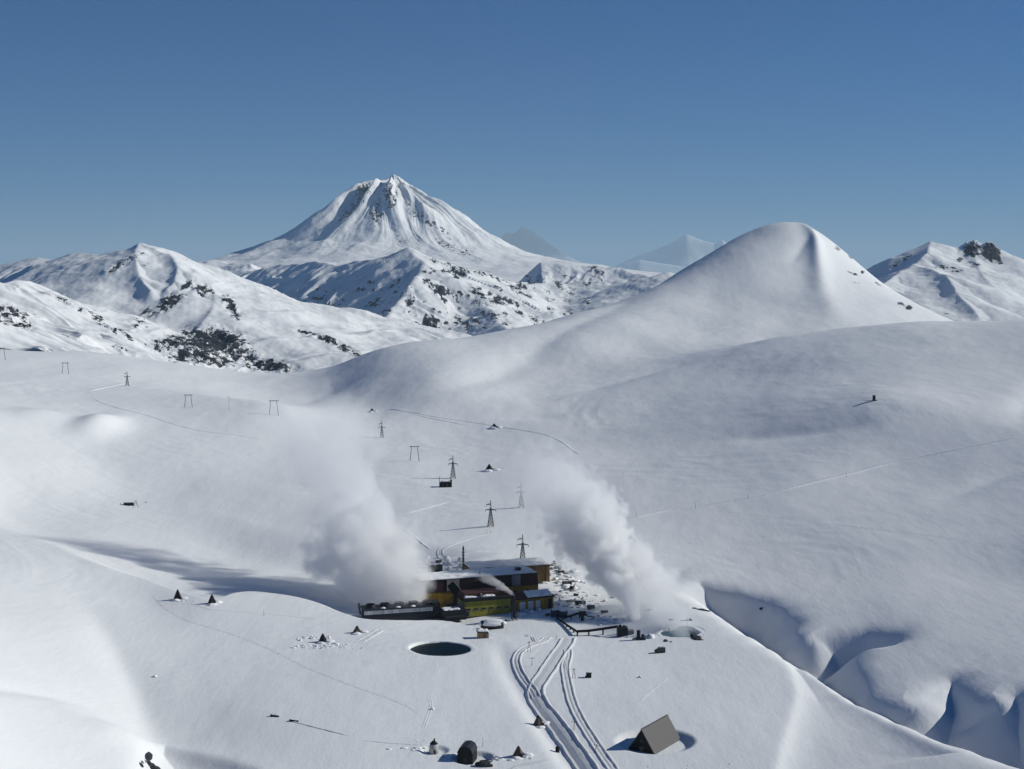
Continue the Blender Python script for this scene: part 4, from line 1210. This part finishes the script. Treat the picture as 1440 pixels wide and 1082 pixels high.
def h_frame():
    t = thing('pole_frame', '', 'power pole', (0, 0, 0), 0, 'two legged power poles on the left slope')
    for s in (-1, 1): MB().tube((s*5.6, 0, -1), (s*3.4, 0, 18.4), .42, .34, 6).build('leg', M['wood'], t)
    MB().box((0, 0, 17.8), (11.5, .6, .75)).build('cross_beam', M['wood'], t)
    for x in (-5.4, 0, 5.4): MB().tube((x, 0, 17.5), (x, 0, 16.0), .18, .18, 6).build('insulator', M['dark'], t)
    return t
proto = None
for x, y, hp, lab in ((583, 648.5, 21.5, 'nearest two legged pole frame, above the plant with clear shadow'), (385, 584, 21, 'two legged pole frame beside the thin top of left steam'),
                      (265, 573, 18, 'two legged pole frame where the dark track bends below'), (92, 526, 16, 'two legged pole frame by the faint track on upper left slope'), (3, 506, 16, 'two legged pole frame cut by left edge of the photo')):
    p, s_ = at(x, y); s2 = hp * s_ / 18.4
    if proto is None: proto = h_frame(); proto.location = p; proto['label'] = lab; proto.scale = (s2,) * 3
    else: dup(proto, p, R(random.Random(x).uniform(-15, 15)), lab, s2)

def pole(px, py, hp, kind, label, tilt=0):
    p, s_ = at(px, py); h = hp * s_ * 1.03
    if kind == 'A':
        t = thing('leaning_pole_pair', label, 'power pole', p, 0)
        for s in (-1, 1): MB().tube((s*1.1*h/7, 0, -.5), (s*.12, 0, h), .16, .13, 6).build('leg', M['wood'], t)
        MB().box((0, 0, h*.42), (1.4*h/7, .16, .16)).build('tie_beam', M['wood'], t)
        MB().box((0, 0, h*.9), (2.2, .16, .18)).build('cross_beam', M['wood'], t)
    elif kind == 'T':
        t = thing('power_pole', label, 'power pole', p, 0)
        MB().tube((0, 0, -.5), (0, 0, h), .17, .13, 6).build('shaft', M['wood'], t)
        MB().box((0, 0, h*.84), (3.2, .18, .2)).build('cross_beam', M['wood'], t)
        for x in (-1.4, 1.4): MB().tube((x, 0, h*.85), (x, 0, h*.85+.5), .1).build('insulator', M['dark'], t)
    else:
        t = MB().tube((0, 0, -.5), (0, 0, h*.55), .13, .11, 6).tube((0, 0, h*.55), (0, 0, h), .1, .07, 6).build('marker_pole', M['wood'], None, False, p)
        tag(t, label, 'pole')
    t.rotation_euler = (0, R(tilt), 0)
pole(744, 917, 15, 'A', 'leaning pole pair between the two plant roads')
pole(748, 937, 13, 'T', 'cross shaped pole in the snow wedge between the forking roads')
pole(807, 954, 14, 'A', 'leaning pole pair to the right of the narrow ski track road')
pole(807, 1027, 14, 'T', 'slanting cross shaped pole between the two lower roads', 4)
pole(836, 1058, 12, 'T', 'strongly tilted cross shaped pole at edge of lower right road', 18)
pole(782, 900, 9, 'M', 'short pole at the top of road fork')
pole(679, 1051, 14, 'M', 'thin tall pole behind the black cabin')
pole(966, 882, 14, 'M', 'thin mast on the far rim of hot pool')
pole(978, 715, 8, 'M', 'marker pole where the pale track meets the side track')
pole(1052, 702, 8, 'M', 'second marker pole along the pale track')
pole(1190, 671, 8, 'M', 'third marker pole along the pale track')
pole(1316, 642, 7, 'M', 'farthest marker pole along the pale track near the right edge')
pole(895, 728, 8, 'M', 'marker pole near the lower end of pale track')
pole(835, 659, 7, 'M', 'marker pole near the end of the long dark cut')
pole(690, 750, 6, 'M', 'right post of a pair on the curved road behind the plant')
pole(685, 751, 6, 'M', 'left post of a pair on the curved road behind the plant')
pole(322, 577, 20, 'T', 'single tall pole right of the pole frame on far left slope')
pole(371, 866, 8, 'M', 'thin pole on the bench between the twin huts and debris')
pole(700, 797, 12, 'M', 'thin mast on snow behind the rear hall')

# ------------------------------------------------------------------ huts
def cone_hut(px, py, hp, wp, label, rz=20, right='wood'):
    p, s_ = at(px, py); h, r = hp * s_ * 1.02, wp * s_ * .62
    t = thing('wellhead_hut', label, 'hut', p, R(rz), 'pointed wellhead huts in the snow')
    MB().lump((r*1.3, .3*r, -.1), (r*1.1, r*.9, r*.45), int(px), .3, .4).lump((-.3*r, -1.1*r, -.2), (r*1.0, r*.6, r*.4), int(px)+1, .3, .4).build('snow_drift', M['heap'], t, True)
    n = 6; b = MB(); bot = [b.bm.verts.new((r*math.cos(2*math.pi*k/n), r*math.sin(2*math.pi*k/n), -.6)) for k in range(n)]
    top = [b.bm.verts.new((r*.16*math.cos(2*math.pi*k/n), r*.16*math.sin(2*math.pi*k/n), h*.88)) for k in range(n)]
    for k in range(n): b.bm.faces.new((bot[k], bot[(k+1) % n], top[(k+1) % n], top[k]))
    b.bm.faces.new(top); b.build('board_shell', M[right], t)
    MB().tube((0, 0, h*.8), (0, 0, h), r*.26, r*.10, 6).build('cap', M['black'], t)
    MB().box((r*.35, -r*.74, h*.2), (r*.5, .15, h*.36)).build('door', M['black'], t)
    m = MB()
    for k in range(n):
        a_ = 2*math.pi*k/n; m.tube((r*1.02*math.cos(a_), r*1.02*math.sin(a_), -.4), (r*.18*math.cos(a_), r*.18*math.sin(a_), h*.9), .14, .1, 4)
    m.build('frame', M['black'], t)
    return t
cone_hut(250, 843, 14, 10, 'left of twin pointed dark huts on the bench at left', 10, 'black')
cone_hut(298, 849, 13, 11, 'right of twin pointed dark huts on the bench at left', 30, 'black')
cone_hut(454, 903, 12, 11, 'pointed dark hut amid heaped snow debris', 0, 'black')
cone_hut(502, 890, 10, 11, 'small pointed hut below cooling tower at end of short ruts', 15, 'wood')
cone_hut(757, 1021, 15, 15, 'brown pointed hut standing at left edge of the main road', 25)
cone_hut(729, 1064, 15, 15, 'pointed board hut with snow lumps in front, right of black cabin', 5)
cone_hut(688, 662, 9, 11, 'black pointed hut alone on snow, right of the upper pylon', 0, 'black')
cone_hut(695, 602, 6, 9, 'tiny black pointed hut on the long dark snow cut', 0, 'black')
cone_hut(523, 579, 4.5, 6, 'tiny dark hut at the far left start of long snow cut', 0, 'black')

# round tent with a dark cap
t = thing('round_tent', 'pale round tent with black cap left of the black cabin', 'tent', (TENT[0], TENT[1], TENT[2] - 1.7), 0)
MB().tube((0, 0, 0), (0, 0, 5.2), 2.7, 2.1, 18).build('cloth_wall', M['pale_cloth'], t, True)
MB().tube((0, 0, 5.2), (0, 0, 6.6), 2.2, .9, 18).tube((.3, 0, 6.4), (.3, 0, 8.0), .5, .35, 10).build('cap', M['black'], t, True)
MB().box((.6, -2.5, 1.2), (1.0, .2, 2.2)).build('door_flap', M['dark'], t)

# black barrel roofed cabin
t = thing('black_cabin', 'black barrel roofed cabin in a snow pit near the bottom edge', 'cabin', (CABIN[0], CABIN[1] + 1, CABIN[2] - 2.0), R(-12))
w2 = 4.1
prof = [(-w2, 0), (w2, 0), (w2, 5.8), (w2*.75, 8.0), (w2*.3, 9.1), (-w2*.3, 9.1), (-w2*.75, 8.0), (-w2, 5.8)]
MB().poly(prof, -5.0, 5.0).build('shell', M['black'], t)
MB().poly([(-w2-.2, 5.7), (-w2*.77, 8.15), (-w2*.31, 9.3), (w2*.31, 9.3), (w2*.77, 8.15), (w2+.2, 5.7), (w2*.9, 5.9), (w2*.7, 7.9), (w2*.28, 9.05), (-w2*.28, 9.05), (-w2*.7, 7.9), (-w2*.9, 5.9)], -5.4, 5.4).build('roof', M['dark'], t)
MB().box((0, -5.06, 1.8), (2.2, .15, 3.6)).build('door', M['dark'], t)
MB().box((w2+.06, -1, 3.6), (.15, 1.6, 1.2)).build('window', M['glass'], t)
MB().tube((-1.5, 2, 8.8), (-1.5, 2, 10.2), .25).build('stove_pipe', M['steel'], t)

# big A frame hut
L = 31.0; hw, hh = 8.3, 12.0
t = thing('a_frame_hut', 'large A frame hut with bare grey roof in its own snow pit, lower right', 'hut', (HUT[0], HUT[1] + 2.0, HUT[2] - 2.8), R(-33))
MB().poly([(-hw, 0), (hw, 0), (0, hh)], -L/2+.5, L/2-.5).build('gable_wall', M['black'], t)
m = MB()
for s in (-1, 1):
    q = [(s*(hw+.5), -.55), (s*(hw+.05), -.75), (0, hh-.1), (0, hh+.7)]
    m.poly(q, -L/2, L/2)
m.build('roof', M['grey_roof'], t)
MB().box((0, 0, hh+.62), (.7, L+.1, .35)).build('ridge_cap', M['grey_roof'], t)
MB().box((0, -L/2+.42, 1.6), (2.4, .2, 3.2)).build('door', M['wood'], t)
MB().box((0, -L/2+.42, 6.2), (1.8, .2, 1.4)).build('window', M['glass'], t)

# cabin with a mast on the valley floor
p, _ = at(627, 685)
t = thing('mast_cabin', 'dark cabin under snow with mast at its left, below upper pylon', 'cabin', p, R(6))
MB().box((0, 0, 2.4), (14, 7, 5.4)).build('wall', M['black'], t)
MB().poly([(-7.4, 4.9), (7.4, 4.9), (5.5, 7.0), (-5.5, 6.4)], -3.8, 3.8).build('roof', M['dark'], t)
snow_slab(11, 6.4, .9, 51, 0, .5, 20, 12, -5.5, -3.2).build('roof_snow', M['roof_snow'], t, True).location.z = 6.6
MB().tube((-7.6, -1, -.5), (-7.6, -1, 13), .4, .28, 6).build('mast', M['wood'], t)
MB().box((6.3, 0, 7.4), (2.2, 3, 2.6)).build('porch', M['dark'], t)
MB().box((1.5, -3.55, 2.2), (2.0, .2, 2.8)).build('door', M['wood'], t)
# long box with trestle on the left plain
p, _ = at(181, 711)
t = thing('site_wagon', 'dark long wagon half buried on left plain with small trestle', 'wagon', p, R(8))
MB().box((0, 0, 1.3), (10.5, 3.4, 3.0)).build('body', M['black'], t)
MB().box((0, 0, 2.95), (11.0, 3.8, .3)).build('roof', M['steel'], t)
for s in (-1, 1): MB().tube((7.6+s*1.9, 0, -.5), (7.6+s*.5, 0, 5.2), .3, .25, 5).build('trestle_leg', M['wood'], t)
MB().box((7.6, 0, 2.2), (2.8, .3, .3)).box((7.6, 0, 5.1), (1.6, .5, .4)).build('trestle_beam', M['wood'], t)
MB().tube((-11.5, 1, 0), (-8.4, 1, 2.4), .35, .3, 5).build('drawbar', M['wood'], t)
# tower box on the right slope
p, _ = at(1229, 564)
t = thing('lookout_box', 'small black upright lookout box alone on the right slope', 'hut', p, 0)
MB().box((0, 0, 3.2), (3.4, 3.2, 7.4), 0, .9).build('body', M['black'], t)
MB().box((0, 0, 7.0), (4.0, 3.8, .5)).build('roof', M['dark'], t)
MB().lump((-6.0, 0, .1), (7, 2.4, .7), 4, .2, .2).build('snow_step', M['heap'], t, True)
MB().box((2.6, 0, .6), (2.6, 2.4, 1.2)).build('side_box', M['black'], t)
# tan fronted hut buried by the pond
p, _ = at(679, 898)
t = thing('buried_hut', 'snow buried hut showing only its tan front, right beside the pond', 'hut', p, R(8))
MB().poly([(-3.4, 0), (3.4, 0), (3.4, 3.4), (-3.4, 4.4)], 0, 6).build('wall', M['tan'], t)
MB().poly([(-4.2, 4.5), (4.0, 3.4), (4.0, 3.9), (-4.2, 5.1)], -.5, 6.5).build('roof', M['dark'], t)
snow_slab(8.2, 6.6, 1.1, 61, 0, .3, 20, 12, -4.1, -.2).build('roof_snow', M['roof_snow'], t, True).location.z = 4.6
MB().box((4.0, 1.5, 1.8), (.9, 3.6, 4.0)).build('side_wall', M['white_paint'], t)
MB().box((1.2, -.06, 1.5), (1.4, .15, 2.8)).build('door', M['wood'], t)
# olive snow hut near the pool
p, _ = at(928, 918)
t = thing('tracked_carrier', 'olive tracked carrier parked below the hot pool', 'vehicle', p, R(8))
MB().poly([(-3.6, .7), (3.5, .7), (3.5, 3.5), (-.8, 3.5), (-2.2, 2.2), (-3.6, 1.7)], -1.5, 1.5).build('hull', M['olive'], t)
MB().box((1.2, 0, 3.55), (4.4, 3.1, .14)).build('roof', M['steel'], t)
for s in (-1, 1):
    tr = MB().poly([(-3.2, .1), (2.9, .1), (3.4, .6), (3.0, 1.1), (-3.2, 1.1), (-3.6, .6)], s*1.55-.3, s*1.55+.3).build('track', M['tyre'], t)
    for x in (-2.3, -.8, .8, 2.3): MB().tube((x, s*1.9-.05, .6), (x, s*1.9+.05, .6), .4, .4, 10).build('road_wheel', M['steel'], tr)
MB().box((-1.55, 0, 2.9), (.12, 2.4, .8)).build('windscreen', M['glass'], t)
# dark box with shadow on the bench
p, _ = at(828, 953)
t = thing('control_box', 'small black control box alone on the bench right of roads', 'control box', p, R(-8))
MB().box((0, 0, 1.2), (3.2, 2.4, 2.8)).build('cabinet', M['black'], t)
MB().box((0, 0, 2.75), (3.6, 2.8, .3)).build('lid', M['dark'], t)
MB().box((-1.9, 0, .4), (.9, 1.6, 1.2)).build('side_step', M['dark'], t)
# barrel by the road
p, _ = at(784, 1058)
t = thing('road_barrel', 'black upright barrel at left edge of the main road', 'barrel', p, 0)
MB().tube((0, 0, -.3), (0, 0, 2.9), 1.1, 1.1, 16).build('drum', M['black'], t, True)
m = MB()
for z in (.7, 1.6, 2.6): m.tube((0, 0, z), (0, 0, z+.16), 1.18, 1.18, 16)
m.build('hoop', M['dark'], t)
# half buried pipeline
for i, (x, y, lab) in enumerate(((387, 1008, 'left of two dark half buried pipe ends on the bench'), (414, 1015, 'right of two dark half buried pipe ends, a line of snow trailing off'))):
    p, _ = at(x, y)
    t = thing('pipe_end', lab, 'pipe', p, R(-16), 'half buried pipe ends')
    MB().tube((-2.6, 0, .2), (2.4, 0, .1), .75, .75, 12).build('barrel', M['black'], t, True)
    MB().tube((-2.8, 0, .2), (-2.4, 0, .2), 1.0, 1.0, 12).build('flange', M['dark'], t)
    MB().lump((.4, .5, .45), (2.6, .7, .6), i + 3, .2, .2).build('snow_cover', M['heap'], t, True)
track('snow_cut', [(392,1009),(414,1015),(440,1022),(476,1031),(505,1038)], [(a_ * .45, b_ * .7) for a_, b_ in BANK], seed=41)
rocks(680, 1077, 'snow streaked dark rubble mound at bottom edge beside black cabin', [(0, 0, .3, (3.6, 2.6, 2.6)), (2.6, -1, .1, (2.2, 1.6, 1.6)), (-2.6, .6, .1, (2, 1.6, 1.6))], 'rubble')
for x, y, lab in ((218, 952, 'lone snowball sized lump on the left bench slope'), (608, 998, 'small snow lump on bare bench below the pond'), (900, 953, 'snow lump right of black control box'), (206, 707, 'small snow lump right of the half buried wagon')):
    p, _ = at(x, y)
    tag(MB().lump((0, 0, .2), (1.3, 1.1, .9), int(x), .35, .4).build('snow_lump', M['heap'], None, True, p), lab, 'snow lump')


# ------------------------------------------------------------------ the air: far things fade to blue
def haze():
    bm = bmesh.new()
    bmesh.ops.create_cube(bm, size=1.0)
    for v in bm.verts:
        v.co = Vector((v.co.x * 160000, 70000 + v.co.y * 142000, -700 + (v.co.z + .5) * 4500))
    me = bpy.data.meshes.new('haze'); bm.to_mesh(me); bm.free()
    o = bpy.data.objects.new('haze', me); COL.objects.link(o); o['kind'] = 'stuff'
    m = bpy.data.materials.new('haze_air'); m.use_nodes = True
    nt = m.node_tree; nt.nodes.clear()
    out = nt.nodes.new("ShaderNodeOutputMaterial"); v = nt.nodes.new("ShaderNodeVolumePrincipled")
    v.inputs['Color'].default_value = (.44, .585, .70, 1)
    v.inputs['Density'].default_value = 1.75e-5
    v.inputs['Anisotropy'].default_value = 0.0
    nt.links.new(v.outputs[0], out.inputs['Volume'])
    me.materials.append(m)
haze()
# ------------------------------------------------------------------ steam
def steam(path, dens, nscale, amp=.9, soft=.3, seed=0, step=.1, squash=1.0, detail=4.0, aniso=.0, col=.995):
    """path: (photo x, y, distance, radius in photo px, density); a drifting cloud built along its own axis"""
    p = [Vector(P(a, b, c)) for a, b, c, r, d in path]
    rad = [r * c / FPX for a, b, c, r, d in path]; dn = [q[4] for q in path]
    z = (p[-1] - p[0]).normalized(); x = Vector((1, 0, 0)); x = (x - z * x.dot(z)).normalized(); y = z.cross(x)
    M4 = Matrix((x, y, z)).transposed().to_4x4(); M4.translation = p[0]
    loc = [M4.inverted() @ q for q in p]
    T = [q.z for q in loc]; L = T[-1]
    for i in range(1, len(T)): assert T[i] > T[i - 1], T
    S = max(max(abs(q.x), abs(q.y)) for q in loc) + 1; RM = max(rad); DM = max(dn)
    # the hull
    bm = bmesh.new(); rings = []; n = 18
    tt = np.linspace(-.04, 1.03, 16) * L
    for t in tt:
        cx, cy, r = (np.interp(t, T, v) for v in ([q.x for q in loc], [q.y for q in loc], rad))
        r *= 1.5
        rings.append([bm.verts.new((cx + r*math.cos(2*math.pi*k/n), cy + r*squash*math.sin(2*math.pi*k/n), t)) for k in range(n)])
    for a, b in zip(rings[:-1], rings[1:]):
        for k in range(n): bm.faces.new((a[k], a[(k+1) % n], b[(k+1) % n], b[k]))
    bm.faces.new(rings[0][::-1]); bm.faces.new(rings[-1])
    me = bpy.data.meshes.new('steam'); bm.to_mesh(me); bm.free()
    o = bpy.data.objects.new('steam', me); COL.objects.link(o); o.matrix_world = M4; o['kind'] = 'stuff'
    m = bpy.data.materials.new('steam_cloud'); m.use_nodes = True; nt = m.node_tree; nt.nodes.clear()
    out = N(nt, "ShaderNodeOutputMaterial"); v = N(nt, "ShaderNodeVolumePrincipled")
    v.inputs['Color'].default_value = (col, col, col, 1); v.inputs['Anisotropy'].default_value = aniso
    nt.links.new(v.outputs[0], out.inputs['Volume'])
    tc = N(nt, "ShaderNodeTexCoord"); sp = N(nt, "ShaderNodeSeparateXYZ"); nt.links.new(tc.outputs['Object'], sp.inputs[0])
    def mth(op, a, b=None, c=None, clamp=False):
        q = N(nt, "ShaderNodeMath", operation=op, use_clamp=clamp)
        for i, w in enumerate((a, b, c)):
            if w is None: continue
            if isinstance(w, (int, float)): q.inputs[i].default_value = w
            else: nt.links.new(w, q.inputs[i])
        return q.outputs[0]
    t = mth('DIVIDE', sp.outputs[2], L)
    cr = N(nt, "ShaderNodeValToRGB"); e = cr.color_ramp.elements
    for i, q in enumerate(loc):
        k = e[i] if i < 2 else e.new(T[i] / L)
    for i, q in enumerate(loc):
        e[i].position = T[i] / L
    for i, q in enumerate(loc):
        e[i].color = (q.x / S / 2 + .5, q.y / S / 2 + .5, rad[i] / RM, dn[i] / DM)
    nt.links.new(t, cr.inputs[0])
    sc3 = N(nt, "ShaderNodeSeparateColor"); nt.links.new(cr.outputs[0], sc3.inputs[0])
    cx = mth('MULTIPLY_ADD', sc3.outputs[0], 2 * S, -S); cy = mth('MULTIPLY_ADD', sc3.outputs[1], 2 * S, -S); r = mth('MULTIPLY', sc3.outputs[2], RM)
    dx = mth('SUBTRACT', sp.outputs[0], cx); dy = mth('DIVIDE', mth('SUBTRACT', sp.outputs[1], cy), squash)
    d = mth('DIVIDE', mth('SQRT', mth('ADD', mth('MULTIPLY', dx, dx), mth('MULTIPLY', dy, dy))), r)
    mp = N(nt, "ShaderNodeMapping"); mp.inputs['Location'].default_value = (seed * 13.7, seed * 5.1, seed * 9.3)
    mp.inputs['Scale'].default_value = (1 / nscale, 1 / nscale, 1 / nscale * .85)
    nt.links.new(tc.outputs['Object'], mp.inputs[0])
    nz = N(nt, "ShaderNodeTexNoise", i_Scale=.8, i_Detail=detail, i_Roughness=.55); nt.links.new(mp.outputs[0], nz.inputs['Vector'])
    wv = N(nt, "ShaderNodeVectorMath", operation='MULTIPLY_ADD'); wv.inputs[1].default_value = (.6, .6, .6)
    nt.links.new(nz.outputs[1], wv.inputs[0]); nt.links.new(mp.outputs[0], wv.inputs[2])
    vo = N(nt, "ShaderNodeTexVoronoi", feature='F1', i_Scale=1.0, i_Detail=0.0)
    vo.normalize = False
    nt.links.new(wv.outputs[0], vo.inputs['Vector'])
    puff = mth('MULTIPLY_ADD', vo.outputs['Distance'], -.6 * amp, .36 * amp)
    torn = mth('MULTIPLY_ADD', t, 1.1, .8)                              # more ragged as it drifts off
    val = mth('ADD', mth('SUBTRACT', 1.0, d), mth('MULTIPLY', torn, mth('ADD', mth('MULTIPLY_ADD', nz.outputs[0], 2.0 * amp, -1.0 * amp), puff)))
    mr = N(nt, "ShaderNodeMapRange", interpolation_type='SMOOTHSTEP'); mr.inputs[1].default_value = 0.0; mr.inputs[2].default_value = soft
    nt.links.new(val, mr.inputs[0])
    ends = mth('MULTIPLY', mth('MULTIPLY_ADD', t, 40.0, 1.0, True), mth('MULTIPLY_ADD', t, -8.0, 8.0, True))
    nt.links.new(mth('MULTIPLY', mth('MULTIPLY', mr.outputs[0], ends), mth('MULTIPLY', cr.outputs[1], DM * dens)), v.inputs['Density'])
    m.cycles.volume_step_rate = step
    me.materials.append(m)
    return o
# from the cooling tower, blown back and to the left
steam([(566,856,1100,40,1), (556,835,1118,52,1), (540,808,1145,62,.95), (512,775,1190,72,.85), (498,742,1235,56,.58), (497,702,1280,44,.38), (480,662,1315,52,.24), (462,622,1345,62,.17), (446,585,1375,66,.11), (436,550,1400,56,.0)],
      .075, 19, .85, .30, 1, .085, .85)
# from the silencer
steam([(898,889,1056,3.5,1), (894,872,1066,7,1), (889,852,1080,10,1), (878,828,1098,17,1), (862,800,1122,29,.9), (842,770,1155,42,.65), (826,740,1195,50,.42), (806,712,1240,48,.22), (784,690,1290,48,.10), (762,668,1345,48,.05), (742,645,1400,42,.0)],
      .18, 10, .85, .2, 2, .07)
# from the hot pool
steam([(962,905,1002,20,.75), (955,889,1024,25,.6), (942,864,1054,28,.16), (927,836,1085,30,.35), (910,806,1118,26,1), (897,782,1150,21,.7), (882,758,1185,20,.0)],
      .07, 12, .85, .3, 3, .1)
# low vapour over the yard
steam([(900,872,1075,16,.3), (868,862,1095,22,.5), (838,850,1120,24,.4), (812,835,1150,20,.0)], .018, 16, .85, .5, 5, .1, .6)
steam([(990,850,1085,10,.3), (970,838,1100,18,.6), (948,825,1125,20,.5), (928,806,1160,18,.0)], .03, 14, .85, .5, 6, .1)
# from the vent stack
steam([(723,839,1112,2.0,1), (717,833,1114,3.6,1), (708,827,1116,5.5,.8), (697,820,1119,7.0,.5), (684,814,1122,7.5,.25), (668,809,1126,7,.0)], .30, 4.0, .7, .25, 4, .05)
